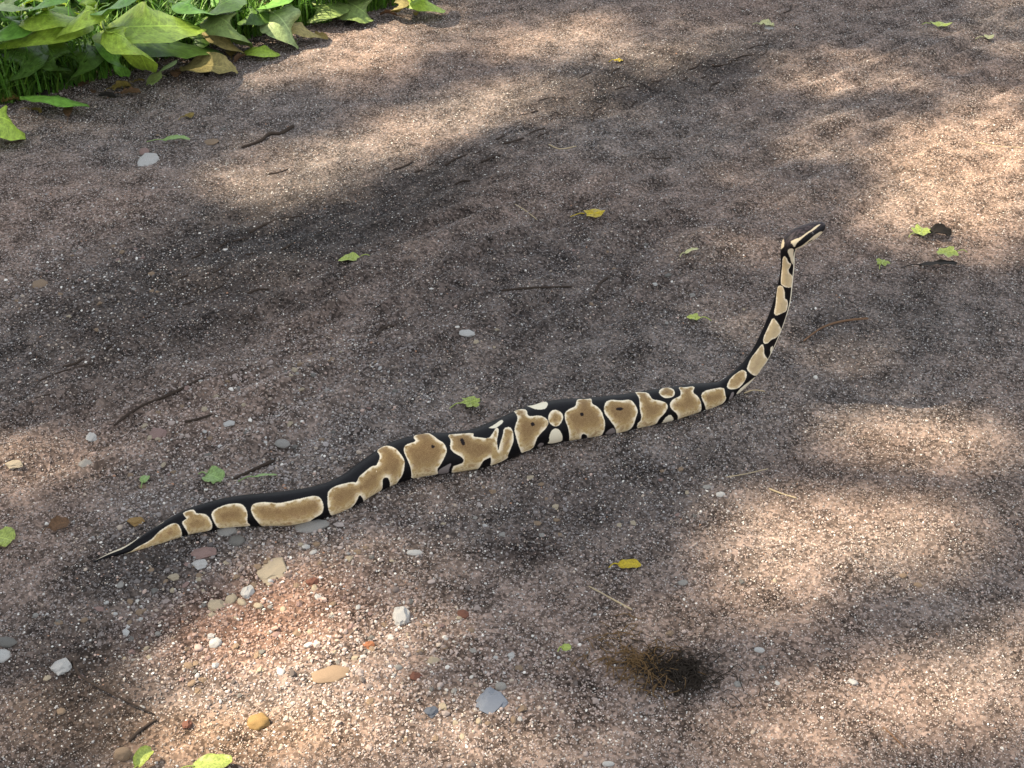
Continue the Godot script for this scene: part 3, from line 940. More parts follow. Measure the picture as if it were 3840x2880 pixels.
func make_stones(mottle: Texture2D) -> void:
	var colours := {
		"white": Color(0.87, 0.85, 0.82), "cream": Color(0.80, 0.73, 0.62), "pale grey": Color(0.70, 0.675, 0.64), "grey": Color(0.54, 0.52, 0.49), "pink": Color(0.68, 0.56, 0.52),
		"beige": Color(0.66, 0.56, 0.46), "ochre": Color(0.70, 0.56, 0.35), "reddish": Color(0.54, 0.36, 0.29), "orange": Color(0.70, 0.46, 0.32), "bluish grey": Color(0.60, 0.62, 0.66), "slate": Color(0.43, 0.45, 0.49),
	}
	var mats := {}
	for c in colours:
		mats[c] = stone_material(colours[c], mottle)
	var angular := [stone_mesh(11, 2, 0.55, false), stone_mesh(12, 2, 0.6, false), stone_mesh(13, 2, 0.5, false)]
	var rounded := [stone_mesh(14, 2, 0.22, true), stone_mesh(15, 2, 0.26, true)]
	# shape, colour, x, z, half-length, half-depth, half-height, turn, label
	var listed: Array = [
		["a", "white", -0.658, -2.279, 0.0193, 0.0276, 0.0084, -0.25, "white stone on the shaded soil below the stick"],
		["r", "pink", -0.674, -2.324, 0.0089, 0.0127, 0.0059, 0.10, "small pinkish pebble touching the white stone below the stick"],
		["a", "white", -0.124, -1.119, 0.0109, 0.0137, 0.0088, -0.05, "bright white blocky stone in front of the snake's tail"],
		["a", "bluish grey", -0.021, -0.990, 0.0172, 0.0175, 0.0058, -0.20, "largest flat bluish grey stone on the near path"],
		["r", "pale grey", -0.012, -1.011, 0.0061, 0.0056, 0.0044, 0.15, "light grey pebble just behind the flat bluish grey stone"],
		["a", "slate", -0.083, -0.981, 0.0091, 0.0070, 0.0034, 0.00, "dark slate chip beside the flat bluish grey stone"],
		["r", "ochre", -0.261, -0.967, 0.0120, 0.0100, 0.0071, -0.15, "yellow-ochre rounded stone near the camera"],
		["r", "beige", -0.389, -0.921, 0.0088, 0.0073, 0.0079, 0.20, "round beige stone beside a dark twig near the camera"],
		["a", "white", -0.483, -1.042, 0.0130, 0.0109, 0.0065, 0.05, "pale stone at the end of the bent root"],
		["r", "grey", -0.553, -1.076, 0.0133, 0.0074, 0.0046, -0.10, "grey stone above a white one at the shaded corner"],
		["r", "white", -0.551, -1.057, 0.0095, 0.0094, 0.0050, -0.25, "white stone under the grey one at the shaded corner"],
		["a", "pink", -0.363, -1.221, 0.0172, 0.0101, 0.0049, 0.10, "pink angular stone in front of the snake's tail"],
		["a", "white", -0.364, -1.204, 0.0108, 0.0089, 0.0043, -0.05, "white stone touching the pink angular stone"],
		["a", "cream", -0.279, -1.197, 0.0215, 0.0209, 0.0038, -0.20, "large flat cream stone half buried before the tail"],
		["a", "white", -0.301, -1.157, 0.0094, 0.0114, 0.0069, 0.15, "white stone below the large flat cream stone"],
		["a", "cream", -0.334, -1.141, 0.0121, 0.0093, 0.0047, 0.00, "cream stone beside the white stone in the sunlit patch"],
		["r", "cream", -0.319, -1.149, 0.0072, 0.0075, 0.0047, -0.15, "small cream pebble between two pale stones in the sunlit patch"],
		["r", "beige", -0.193, -1.030, 0.0217, 0.0116, 0.0039, 0.20, "long beige half-buried stone in the sunlit patch"],
		["r", "white", -0.325, -1.080, 0.0074, 0.0070, 0.0051, 0.05, "small white pebble alone on the sunlit soil"],
		["a", "orange", -0.156, -1.075, 0.0080, 0.0065, 0.0030, -0.10, "orange brick chip near the white blocky stone"],
		["a", "reddish", -0.334, -0.964, 0.0060, 0.0061, 0.0038, -0.25, "red brick chip beside the yellow-ochre stone"],
		["a", "reddish", -0.102, -1.025, 0.0072, 0.0057, 0.0039, 0.10, "red chip with a dark side above the slate chip"],
		["r", "pale grey", -0.342, -1.259, 0.0123, 0.0084, 0.0044, -0.05, "pale grey pebble against the lower side of the tail"],
		["r", "grey", -0.327, -1.242, 0.0098, 0.0093, 0.0050, -0.20, "grey pebble just below the tail"],
		["r", "pale grey", -0.242, -1.267, 0.0211, 0.0106, 0.0045, 0.15, "broad pale grey stone under the snake's rear flank"],
		["a", "ochre", -0.455, -1.279, 0.0124, 0.0080, 0.0039, 0.00, "ochre stone behind the tail tip"],
		["r", "white", -0.066, -1.693, 0.0120, 0.0093, 0.0034, -0.15, "flat white pebble on the dark soil behind the snake"],
		["r", "beige", -0.725, -1.830, 0.0120, 0.0121, 0.0050, 0.20, "tan pebble on the shaded soil at the path's left side"],
		["a", "white", -0.555, -1.455, 0.0077, 0.0088, 0.0043, 0.05, "white stone chip near the long thin dark twig"],
		["a", "white", -0.377, -1.479, 0.0097, 0.0064, 0.0031, -0.10, "white stone chip on the gravel behind the tail"],
		["r", "pale grey", -0.300, -1.439, 0.0102, 0.0087, 0.0042, -0.25, "pale grey pebble among the gravel behind the tail"],
		["a", "cream", -0.084, -1.049, 0.0078, 0.0050, 0.0030, 0.10, "cream chip on the near path between red and slate chips"],
		["a", "white", -0.001, -1.057, 0.0047, 0.0047, 0.0030, -0.05, "small white chip behind the light grey pebble"],
		["r", "white", 0.268, -1.064, 0.0058, 0.0038, 0.0025, -0.20, "small white pebble beside the dark damp patch"],
		["a", "cream", -0.391, -1.183, 0.0079, 0.0058, 0.0032, 0.15, "cream chip in the shade before the tail tip"],
		["r", "white", -0.115, -1.226, 0.0098, 0.0045, 0.0027, 0.00, "white pebble on the soil in front of the thick body"],
		["r", "beige", -0.559, -2.365, 0.0153, 0.0138, 0.0034, -0.15, "flat beige pebble beside the thick dark stick"],
		["a", "pink", -0.468, -1.459, 0.0128, 0.0114, 0.0037, 0.20, "dull pink flat stone on the gravel behind the tail"],
		["r", "white", 0.096, -0.915, 0.0063, 0.0032, 0.0023, 0.05, "white pebble at the near edge of the path"],
		["a", "pale grey", -0.546, -1.395, 0.0100, 0.0083, 0.0042, -0.10, "pale grey chip at the edge of the sunny spot"],
		["a", "cream", -0.638, -1.395, 0.0149, 0.0083, 0.0036, -0.25, "cream stone in the sunny spot at the path's left side"],
		["a", "reddish", -0.230, -1.176, 0.0090, 0.0077, 0.0043, 0.10, "red-brown stone beside the large flat cream stone"],
		["a", "reddish", -0.055, -1.123, 0.0076, 0.0073, 0.0031, -0.05, "reddish chip near the white blocky stone's shaded side"],
		["r", "white", 0.561, -2.925, 0.0096, 0.0122, 0.0040, -0.20, "white pebble at the far shaded end of the path"],
		["r", "white", 0.260, -1.336, 0.0061, 0.0045, 0.0029, 0.15, "white pebble on the soil in front of the neck base"],
	]
	for s in listed:
		var set_: Array = angular if s[0] == "a" else rounded
		var o := build("stone", set_[rng.randi() % set_.size()], mats[s[1]])
		o.position = on(s[2], s[3], s[6] * 0.12)
		o.rotation = Vector3(rng.randf_range(-0.12, 0.12), s[7], rng.randf_range(-0.12, 0.12))
		o.scale = Vector3(s[4], s[6], s[5])
		tag(o, s[8], "stone")
	# the smaller pebbles one can still tell apart
	var zones: Array = [
		[-0.286, -1.147, 0.171, 0.144, -3.11, 112, "in the sunlit stony patch before the snake's tail"],
		[-0.335, -1.500, 0.209, 0.113, 2.54, 52, "on the shaded gravel behind the snake's tail"],
		[-0.072, -1.025, 0.118, 0.098, -3.05, 30, "near the bluish grey stone on the near path"],
		[-0.655, -1.812, 0.213, 0.115, 1.22, 22, "on the shaded soil between the plants and the tail"],
		[0.083, -1.314, 0.174, 0.078, 2.95, 24, "on the soil just in front of the snake's middle"],
		[0.136, -1.798, 0.233, 0.201, 2.98, 14, "on the dark soil behind the snake's middle"],
		[-0.576, -2.307, 0.215, 0.118, 2.90, 12, "on the path just below the green plants"],
		[0.307, -1.108, 0.187, 0.104, 2.90, 10, "near the dark damp patch on the near path"],
		[-0.454, -1.059, 0.110, 0.079, 1.02, 14, "by the bent root near the camera"],
	]
	for q in zones:
		for k in q[5]:
			var a := rng.randf_range(0, TAU)
			var rr := sqrt(rng.randf())
			var ca := cos(q[4])
			var sa := sin(q[4])
			var lx: float = cos(a) * rr * q[2]
			var lz: float = sin(a) * rr * q[3]
			var x: float = q[0] + lx * ca - lz * sa
			var z: float = q[1] + lx * sa + lz * ca
			if x > -0.62 and x < 0.42 and axis_distance(x, z) < 0.045:
				continue
			var pick: String = ["white", "cream", "cream", "pale grey", "beige", "beige", "beige", "pink", "grey"][rng.randi() % 9]
			var size := rng.randf_range(0.0022, 0.0045)
			var word := "tiny" if size < 0.0032 else ("small" if size < 0.0040 else "larger")
			var round_ := rng.randf() < 0.3
			var flat := rng.randf_range(0.4, 0.75)
			var o := build("pebble", (rounded if round_ else angular)[rng.randi() % 2], mats[pick])
			o.position = on(x, z, size * flat * 0.1)
			o.rotation = Vector3(rng.randf_range(-0.3, 0.3), rng.randf_range(0, TAU), rng.randf_range(-0.3, 0.3))
			o.scale = Vector3(size * rng.randf_range(1.0, 1.6), size * flat, size)
			var shape := ("flat " if flat < 0.5 else ("chunky " if flat > 0.67 else "")) + ("rounded" if round_ else "angular")
			tag(o, "%s %s %s pebble %s" % [word, pick, shape, q[6]], "pebble", "%s pebbles %s" % [pick, q[6]])

func plant(label: String, at: Vector3, leaves: Array, bulk := 1.0) -> void:
	var o := base("broad_leaved_plant", at)
	tag(o, label, "plant", "broad-leaved plants along the path edge")
	var k := 0
	for l in leaves:
		var p0: Vector3 = l[1] - at
		var p1: Vector3 = l[2] - at
		var p2: Vector3 = l[3] - at
		k += 1
		build("leaf", blade(p0, p1, p2, l[4] * 0.74, l[5], l[6], 0.09, l[7] if l.size() > 7 else 0.8, k * 17 + int(absf(at.x) * 100.0)), l[0], o)
		build("stem", rod([Vector3(rng.randf_range(-0.02, 0.02), -0.01, rng.randf_range(-0.02, 0.02)), Vector3(p0.x * 0.5, p0.y * 0.7, p0.z * 0.5), p0, p0.lerp(p1, 0.3)], 0.003, 0.0018, 0.1, k, 6), l[0], o)
	for q in 20:
		var w := rng.randf_range(0, TAU)
		var s := rng.randf_range(0.05, 0.11) * bulk
		var foot := Vector3(rng.randf_range(-0.07, 0.07), rng.randf_range(0.01, 0.06), rng.randf_range(-0.10, 0.05)) * bulk
		var out := Vector3(cos(w), 0, sin(w)) * s
		var high := rng.randf_range(0.3, 1.1) * s
		var mat: Material = leaves[rng.randi() % leaves.size()][0]
		build("leaf", blade(foot, foot + out * 0.45 + Vector3.UP * high, foot + out + Vector3.UP * high * rng.randf_range(0.3, 1.1), s * rng.randf_range(0.38, 0.6), rng.randf_range(-0.4, 0.4), rng.randf_range(-0.3, 0.2), 0.16, 0.85, q * 31 + k), mat, o)
		build("stem", rod([Vector3(0, -0.01, 0), foot * 0.6, foot + Vector3.UP * 0.004], 0.0022, 0.0014, 0.1, q, 5), mat, o)

func make_plants(veins: Texture2D) -> void:
	var lime := leaf_material(Color(0.84, 0.97, 0.43), veins, 0.7)
	var green := leaf_material(Color(0.55, 0.78, 0.36), veins, 0.6)
	var dark := leaf_material(Color(0.40, 0.54, 0.26), veins, 0.4)
	var olive := leaf_material(Color(0.60, 0.69, 0.42), veins, 0.3, 0.6)
	var grey := leaf_material(Color(0.72, 0.80, 0.58), veins, 0.3, 0.6)
	var dry := leaf_material(Color(0.76, 0.69, 0.48), veins, 0.3, 0.7)
	plant("large bright lime-leaved plant at the path edge", Vector3(-0.886, 0.000, -2.889), [
		[lime, Vector3(-0.811, 0.100, -2.659), Vector3(-0.685, 0.160, -2.524), Vector3(-0.638, 0.080, -2.723), .17, .35, .10, .7],
		[lime, Vector3(-0.780, 0.130, -2.565), Vector3(-0.706, 0.150, -2.502), Vector3(-0.733, 0.020, -2.642), .12, .25, -.25, .8],
		[lime, Vector3(-0.796, 0.170, -2.575), Vector3(-0.814, 0.190, -2.520), Vector3(-0.924, 0.060, -2.688), .14, -.3, -.1, .8],
		[green, Vector3(-0.809, 0.130, -2.634), Vector3(-0.748, 0.200, -2.542), Vector3(-0.709, 0.200, -2.580), .13, .2, .1, .8],
		[lime, Vector3(-0.837, 0.120, -2.649), Vector3(-0.874, 0.170, -2.490), Vector3(-1.040, 0.060, -2.688), .12, -.4, -.1, .8],
		[dark, Vector3(-0.818, 0.060, -2.719), Vector3(-0.712, 0.080, -2.637), Vector3(-0.607, 0.015, -2.753), .13, .1, -.1, .7],
		[dark, Vector3(-0.852, 0.060, -2.706), Vector3(-0.824, 0.080, -2.569), Vector3(-0.883, 0.010, -2.611), .10, .0, -.2, .8],
		[green, Vector3(-0.828, 0.080, -2.679), Vector3(-0.771, 0.080, -2.593), Vector3(-0.778, 0.010, -2.635), .07, .0, -.2, .8],
	])
	plant("leafy plant with long pale leaves at the frame's corner", Vector3(-1.052, 0.000, -2.903), [
		[lime, Vector3(-0.939, 0.140, -2.607), Vector3(-0.861, 0.190, -2.520), Vector3(-0.863, 0.120, -2.662), .13, .2, -.1, .8],
		[green, Vector3(-0.950, 0.130, -2.622), Vector3(-0.938, 0.170, -2.502), Vector3(-1.074, 0.060, -2.693), .12, -.2, -.1, .8],
		[dark, Vector3(-0.985, 0.070, -2.718), Vector3(-0.922, 0.100, -2.519), Vector3(-0.988, 0.010, -2.588), .12, .1, -.2, .8],
		[dark, Vector3(-0.976, 0.070, -2.718), Vector3(-0.875, 0.100, -2.542), Vector3(-0.905, 0.010, -2.623), .11, .1, -.2, .8],
		[grey, Vector3(-0.943, 0.160, -2.603), Vector3(-0.943, 0.200, -2.542), Vector3(-1.036, 0.140, -2.658), .12, .0, .1, .8],
		[green, Vector3(-0.938, 0.140, -2.633), Vector3(-0.861, 0.220, -2.510), Vector3(-0.866, 0.200, -2.645), .12, .3, .1, .8],
	])
	plant("olive plant with drooping browned leaves beside the lime-leaved plant", Vector3(-0.662, 0.000, -2.945), [
		[olive, Vector3(-0.634, 0.070, -2.819), Vector3(-0.569, 0.120, -2.687), Vector3(-0.560, 0.010, -2.802), .12, .25, -.2, .75],
		[dry, Vector3(-0.642, 0.050, -2.838), Vector3(-0.604, 0.070, -2.718), Vector3(-0.563, 0.008, -2.771), .08, .1, -.2, .8],
		[green, Vector3(-0.636, 0.080, -2.797), Vector3(-0.631, 0.140, -2.684), Vector3(-0.679, 0.120, -2.754), .11, -.2, .0, .8],
		[dark, Vector3(-0.631, 0.080, -2.797), Vector3(-0.586, 0.130, -2.739), Vector3(-0.568, 0.100, -2.838), .11, .2, .0, .8],
		[dark, Vector3(-0.641, 0.040, -2.824), Vector3(-0.638, 0.060, -2.719), Vector3(-0.681, 0.010, -2.758), .08, -.1, -.2, .8],
	])
	plant("grey-green plant with one broad mottled leaf hanging to the soil", Vector3(-0.540, 0.000, -3.016), [
		[grey, Vector3(-0.514, 0.060, -2.863), Vector3(-0.475, 0.085, -2.789), Vector3(-0.456, 0.004, -2.817), .13, .35, -.2, .7],
		[dark, Vector3(-0.518, 0.060, -2.866), Vector3(-0.542, 0.080, -2.811), Vector3(-0.573, 0.050, -2.838), .10, -.2, -.1, .8],
		[green, Vector3(-0.512, 0.070, -2.866), Vector3(-0.497, 0.110, -2.823), Vector3(-0.500, 0.100, -2.910), .12, .2, .0, .8],
		[dry, Vector3(-0.503, 0.030, -2.878), Vector3(-0.443, 0.050, -2.811), Vector3(-0.412, 0.006, -2.865), .07, .1, -.2, .8],
	])
	plant("low olive plant with flat leaves at the far end of the verge", Vector3(-0.395, 0.000, -3.122), [
		[olive, Vector3(-0.388, 0.030, -3.022), Vector3(-0.408, 0.050, -2.930), Vector3(-0.446, 0.010, -2.955), .13, -.1, -.1, .7],
		[olive, Vector3(-0.378, 0.030, -3.022), Vector3(-0.335, 0.040, -2.958), Vector3(-0.314, 0.006, -2.977), .14, .2, -.1, .7],
		[green, Vector3(-0.380, 0.050, -3.010), Vector3(-0.389, 0.080, -2.968), Vector3(-0.427, 0.070, -3.027), .12, .0, .0, .8],
		[dark, Vector3(-0.384, 0.040, -3.038), Vector3(-0.346, 0.070, -2.982), Vector3(-0.325, 0.040, -3.069), .12, .0, .0, .8],
	], 0.6)
	plant("small yellow-green plant at the last tip of the verge", Vector3(-0.241, 0.000, -3.131), [
		[lime, Vector3(-0.235, 0.030, -3.040), Vector3(-0.197, 0.060, -2.948), Vector3(-0.155, 0.008, -3.024), .085, .25, -.2, .75],
		[dry, Vector3(-0.239, 0.030, -3.037), Vector3(-0.243, 0.050, -2.942), Vector3(-0.265, 0.006, -3.012), .05, .0, -.2, .8],
		[green, Vector3(-0.231, 0.050, -2.995), Vector3(-0.206, 0.090, -2.939), Vector3(-0.182, 0.060, -3.057), .07, .0, .0, .8],
	], 0.5)
	# single leaves lying against the verge
	for l in [
		["limp green leaf lying flat on the soil under the corner plants", green, Vector3(-0.821, 0.006, -2.505), Vector3(-0.866, 0.045, -2.461), Vector3(-0.952, 0.012, -2.531), .06, .15, -.2],
		["bright green leaf cut off by the photo's edge below the plants", lime, Vector3(-1.006, 0.030, -2.375), Vector3(-0.925, 0.070, -2.354), Vector3(-0.914, 0.004, -2.379), .105, .1, -.2, 1.7],
		["narrow olive leaf standing on edge in front of the lime-leaved plant", olive, Vector3(-0.678, 0.035, -2.653), Vector3(-0.688, 0.050, -2.596), Vector3(-0.726, 0.003, -2.612), .05, .5, -.1],
		["yellowed dry leaf lying in front of the drooping olive plant", dry, Vector3(-0.672, 0.006, -2.698), Vector3(-0.607, 0.030, -2.656), Vector3(-0.561, 0.004, -2.681), .075, .15, .2],
		["small yellow-green leaf on the soil below the mottled leaf", lime, Vector3(-0.561, 0.006, -2.781), Vector3(-0.519, 0.025, -2.748), Vector3(-0.488, 0.004, -2.771), .05, .1, -.1],
	]:
		tag(build("verge_leaf", blade(l[2], l[3], l[4], l[5], l[6], l[7], 0.12, l[8] if l.size() > 8 else 0.8, used.get("verge_leaf", 0) * 13 + 5), l[1]), l[0], "leaf", "single leaves at the verge")
	# grass and undergrowth between and behind the plants
	var st := SurfaceTool.new()
	st.begin(Mesh.PRIMITIVE_TRIANGLES)
	for k in 5:
		var t0 := k / 5.0
		var t1 := (k + 1) / 5.0
		var w0 := 0.013 * (1.0 - t0 * t0)
		var w1 := 0.013 * (1.0 - t1 * t1)
		var c0 := Vector3(0, t0 - 0.25 * t0 * t0, 0.45 * t0 * t0)
		var c1 := Vector3(0, t1 - 0.25 * t1 * t1, 0.45 * t1 * t1)
		for p in [c0 - Vector3(w0, 0, 0), c1 - Vector3(w1, 0, 0), c0 + Vector3(w0, 0, 0), c0 + Vector3(w0, 0, 0), c1 - Vector3(w1, 0, 0), c1 + Vector3(w1, 0, 0)]:
			st.add_vertex(p)
	st.generate_normals()
	var gm := plain(Color(0.36, 0.48, 0.21), 0.5)
	gm.vertex_color_use_as_albedo = true
	gm.cull_mode = BaseMaterial3D.CULL_DISABLED
	gm.backlight_enabled = true
	gm.backlight = Color(0.36, 0.42, 0.14)
	var buffer := PackedFloat32Array()
	var a := Vector2(-1.044, -2.499)
	var b := Vector2(-0.685, -2.770)
	var c := Vector2(-0.240, -3.106)
	for k in 11000:
		var t := rng.randf_range(-0.35, 1.15)
		var p := a.lerp(b, t * 2.0) if t < 0.5 else b.lerp(c, t * 2.0 - 1.0)
		p += Vector2(-0.25, -1.0) * (0.0 + pow(rng.randf(), 1.9) * 1.1)
		var s := rng.randf_range(0.05, 0.17)
		var bb := Basis.from_euler(Vector3(rng.randf_range(-0.3, 0.5), rng.randf_range(0, TAU), 0)).scaled_local(Vector3(s * rng.randf_range(0.8, 1.6), s, s))
		push(buffer, bb, on(p.x, p.y, -0.004), Color(0.55, 0.8, 0.5).lerp(Color(1.0, 1.0, 0.6), rng.randf()) * rng.randf_range(0.5, 1.5))
	copies("grass", st.commit(), gm, buffer)
	# low round-leaved undergrowth that closes the verge behind
	var leaf := blade(Vector3(0, 0, 0), Vector3(0, 0.35, 0.35), Vector3(0, 0.15, 1.0), 0.55, 0.0, -0.15, 0.15, 0.8, 3)
	var um := leaf_material(Color(0.42, 0.56, 0.24), veins, 0.4)
	um.vertex_color_use_as_albedo = true
	var ub := PackedFloat32Array()
	for k in 1500:
		var t := rng.randf_range(-0.35, 1.1)
		var p := a.lerp(b, t * 2.0) if t < 0.5 else b.lerp(c, t * 2.0 - 1.0)
		p += Vector2(-0.25, -1.0) * (0.09 + rng.randf() * 1.2)
		var s := rng.randf_range(0.04, 0.11)
		push(ub, Basis.from_euler(Vector3(rng.randf_range(-0.5, 0.2), rng.randf_range(0, TAU), rng.randf_range(-0.3, 0.3))).scaled_local(Vector3.ONE * s), on(p.x, p.y, rng.randf_range(0.0, 0.07)), Color(0.6, 0.85, 0.6).lerp(Color(1.0, 0.95, 0.6), rng.randf()) * rng.randf_range(0.5, 1.0))
	copies("undergrowth", leaf, um, ub)

func make_litter(veins: Texture2D) -> void:
	var yellow := leaf_material(Color(0.90, 0.78, 0.20), veins, 0.35)
	var lime := leaf_material(Color(0.80, 0.86, 0.48), veins, 0.4)
	var green := leaf_material(Color(0.66, 0.78, 0.52), veins, 0.35)
	var pale := leaf_material(Color(0.84, 0.84, 0.68), veins, 0.3)
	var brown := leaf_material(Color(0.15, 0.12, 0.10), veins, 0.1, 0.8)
	var rust := leaf_material(Color(0.50, 0.37, 0.29), veins, 0.15, 0.8)
	var ochre := leaf_material(Color(0.62, 0.53, 0.30), veins, 0.25, 0.7)
	fallen("bright yellow pointed leaf on the dark soil behind the snake", 0.136, -2.046, 0.17, 0.0355, 0.0357, yellow, 0.10, 0.003, 5)
	fallen("lime leaf with a stalk on the shaded track behind the snake", -0.255, -1.906, 3.49, 0.0367, 0.0278, lime, 0.20, 0.003, 4)
	fallen("bright green crumpled leaf just behind the snake's thick middle", -0.056, -1.515, 0.35, 0.0289, 0.0303, lime, 0.12, 0.004, 6)
	fallen("pale green leaf with a long stalk behind the tail", -0.375, -1.361, -0.52, 0.0269, 0.0283, green, 0.20, 0.004, 0)
	fallen("small yellow-green leaf near the back of the raised neck", 0.270, -1.735, 2.97, 0.0220, 0.0202, lime, 0.15, 0.003, 4)
	fallen("lime leaf beside a dark curled leaf near the far sun patch", 0.668, -1.990, 0.52, 0.0349, 0.0350, lime, 0.20, 0.004, 5)
	fallen("raised yellow-green leaf above its dark shadow blade beyond the neck", 0.681, -1.894, 3.32, 0.0385, 0.0358, lime, 0.15, 0.022, 5)
	fallen("small lime leaf alone on the soil beyond the raised head", 0.581, -1.888, 1.05, 0.0219, 0.0230, lime, 0.10, 0.003, 5)
	fallen("yellow narrow leaf with a straw stalk on the near path", 0.137, -1.201, 0.00, 0.0270, 0.0125, yellow, 0.12, 0.003, 0)
	fallen("green leaf cut off by the photo's edge near the tail tip", -0.606, -1.245, -0.35, 0.0254, 0.0348, lime, 0.10, 0.004, 0)
	fallen("curled yellow-green leaf near the round beige stone", -0.365, -0.913, 1.05, 0.0213, 0.0146, lime, 0.70, 0.006, 0)
	fallen("large lime leaf at the photo's lower edge near the ochre stone", -0.296, -0.906, 0.17, 0.0387, 0.0203, lime, 0.10, 0.006, 0)
	fallen("small ochre leaf on the soil below the green plants", -0.620, -2.473, 0.70, 0.0231, 0.0243, ochre, 0.20, 0.003, 4)
	fallen("rolled pale green leaf beside the beige pebble", -0.621, -2.357, 0.00, 0.0498, 0.0162, green, 0.30, 0.004, 0)
	fallen("tiny yellow leaf on the far path", 0.220, -2.728, 0.17, 0.0192, 0.0181, yellow, 0.10, 0.003, 4)
	fallen("whitish green leaf at the far shaded end of the path", 0.556, -2.928, -0.35, 0.0325, 0.0256, pale, 0.30, 0.004, 0)
	fallen("pale lime leaf near the far corner of the path", 0.939, -2.934, -0.17, 0.0468, 0.0320, lime, 0.20, 0.004, 4)
	fallen("small pale leaf scrap at the far corner of the path", 1.033, -2.890, 0.17, 0.0281, 0.0253, pale, 0.20, 0.003, 4)
	fallen("tiny yellow-green leaf beside the dark damp patch", 0.059, -1.065, 0.00, 0.0101, 0.0095, lime, 0.10, 0.003, 0)
	fallen("small white curled leaf on the soil behind the raised neck", 0.286, -1.926, 0.35, 0.0237, 0.0109, pale, 0.40, 0.003, 0)
	fallen("dark dry curled leaf beside the lime leaf at the far side", 0.698, -1.990, -0.26, 0.0333, 0.0239, brown, 0.50, 0.004, 0)
	fallen("flat dark blade added as the shadow under the raised yellow-green leaf", 0.669, -1.888, 0.09, 0.0613, 0.0184, brown, 0.08, 0.003, 0)  # dark blade put in as the raised leaf's cast shadow
	fallen("reddish dry leaf lying left of the tail tip", -0.544, -1.267, 0.52, 0.0235, 0.0200, rust, 0.25, 0.004, 0)
	fallen("small green leaf scrap behind the tail", -0.463, -1.363, 1.40, 0.0140, 0.0123, green, 0.30, 0.003, 0)
	fallen("green dry stalk-like leaf behind the snake's rear body", -0.312, -1.365, 0.17, 0.0305, 0.0062, green, 0.20, 0.003, 0)
	fallen("ochre leaf scrap near the verge's yellowed leaf", -0.779, -2.604, 0.35, 0.0371, 0.0292, ochre, 0.30, 0.005, 0)
	fallen("rust leaf scrap under the lime-leaved plant", -0.755, -2.577, 0.00, 0.0404, 0.0232, rust, 0.30, 0.004, 0)
	# dry scraps caught along the verge
	for q in [[-0.981, -2.543, "below the corner plants"], [-0.923, -2.499, "below the corner plants"], [-0.853, -2.488, "below the corner plants"], [-0.927, -2.577, "below the corner plants"], [-0.833, -2.589, "under the lime-leaved plant"], [-0.800, -2.566, "under the lime-leaved plant"], [-0.752, -2.635, "under the lime-leaved plant"], [-0.713, -2.652, "under the lime-leaved plant"], [-0.684, -2.671, "in front of the drooping olive plant"], [-0.646, -2.720, "in front of the drooping olive plant"], [-0.614, -2.671, "in front of the drooping olive plant"], [-0.563, -2.740, "in front of the drooping olive plant"], [-0.528, -2.758, "below the mottled grey-green leaf"], [-0.588, -2.776, "in front of the drooping olive plant"], [-0.460, -2.835, "below the mottled grey-green leaf"], [-0.414, -2.862, "below the mottled grey-green leaf"], [-0.353, -2.953, "at the far end of the verge"], [-0.314, -2.973, "at the far end of the verge"], [-0.275, -3.002, "at the far end of the verge"], [-0.214, -3.022, "at the far end of the verge"], [-0.788, -2.671, "under the lime-leaved plant"], [-0.861, -2.623, "under the lime-leaved plant"]]:
		var kind: Array = [["brown", brown], ["rust-brown", rust], ["ochre", ochre], ["pale", pale]][rng.randi() % 4]
		var s := rng.randf_range(0.018, 0.04)
		fallen("%s dry curled leaf scrap %s" % [kind[0], q[2]], q[0], q[1], rng.randf_range(0, TAU), s, s * rng.randf_range(0.4, 0.8), kind[1], rng.randf_range(0.2, 0.6), 0.003, 0)
	# a clump of dry rootlets
	var clump := base("rootlet_clump", on(0.160, -1.039))
	tag(clump, "fibrous clump of brown and blackish rootlets on the near path", "rootlets")
	for half in [["brown_fibres", Vector2(0.134, -1.048), Color(0.40, 0.31, 0.20), 200], ["dark_fibres", Vector2(0.180, -1.035), Color(0.17, 0.14, 0.11), 330]]:
		var fibres := SurfaceTool.new()
		fibres.begin(Mesh.PRIMITIVE_TRIANGLES)
		for k in half[3]:
			var a := rng.randf_range(0, TAU)
			var q: Vector2 = half[1] + Vector2(cos(a) * 0.050 + sin(a) * 0.015, sin(a) * 0.044) * absf(rng.randfn(0.0, 0.62))
			var w := rng.randf_range(0, TAU)
			var l := rng.randf_range(0.004, 0.014)
			var bow := rng.randf_range(-0.9, 0.9)
			var high := rng.randf_range(0.001, 0.006)
			var e := Vector2(cos(w), sin(w)) * l
			var f := Vector2(cos(w + bow), sin(w + bow)) * l
			fibres.append_from(rod([on(q.x - e.x, q.y - e.y, 0.0005), on(q.x, q.y, high), on(q.x + f.x, q.y + f.y, 0.0005)], 0.0006, 0.0004, 0.2, k, 4), 0, Transform3D(Basis(), -clump.position))
		build(half[0], fibres.commit(), plain(half[2], 0.95), clump)
	# sticks, straws and a root
	var dark := plain(Color(0.22, 0.18, 0.15), 0.95)
	var mid := plain(Color(0.42, 0.32, 0.24), 0.95)
	var straw := plain(Color(0.66, 0.59, 0.47), 0.8)
	twig("thick dark stick lying on the soil below the green plants", [-0.499, -2.341, -0.469, -2.369, -0.456, -2.398, -0.434, -2.402, -0.414, -2.433], .0028, .0038, dark)
	twig("long thin dark twig behind the snake's tail", [-0.530, -1.479, -0.503, -1.511, -0.466, -1.540, -0.425, -1.573], .0016, .0022, dark)
	twig("short dark twig behind the tail beside the pale green leaf", [-0.352, -1.365, -0.329, -1.390, -0.307, -1.409], .0016, .003, dark)
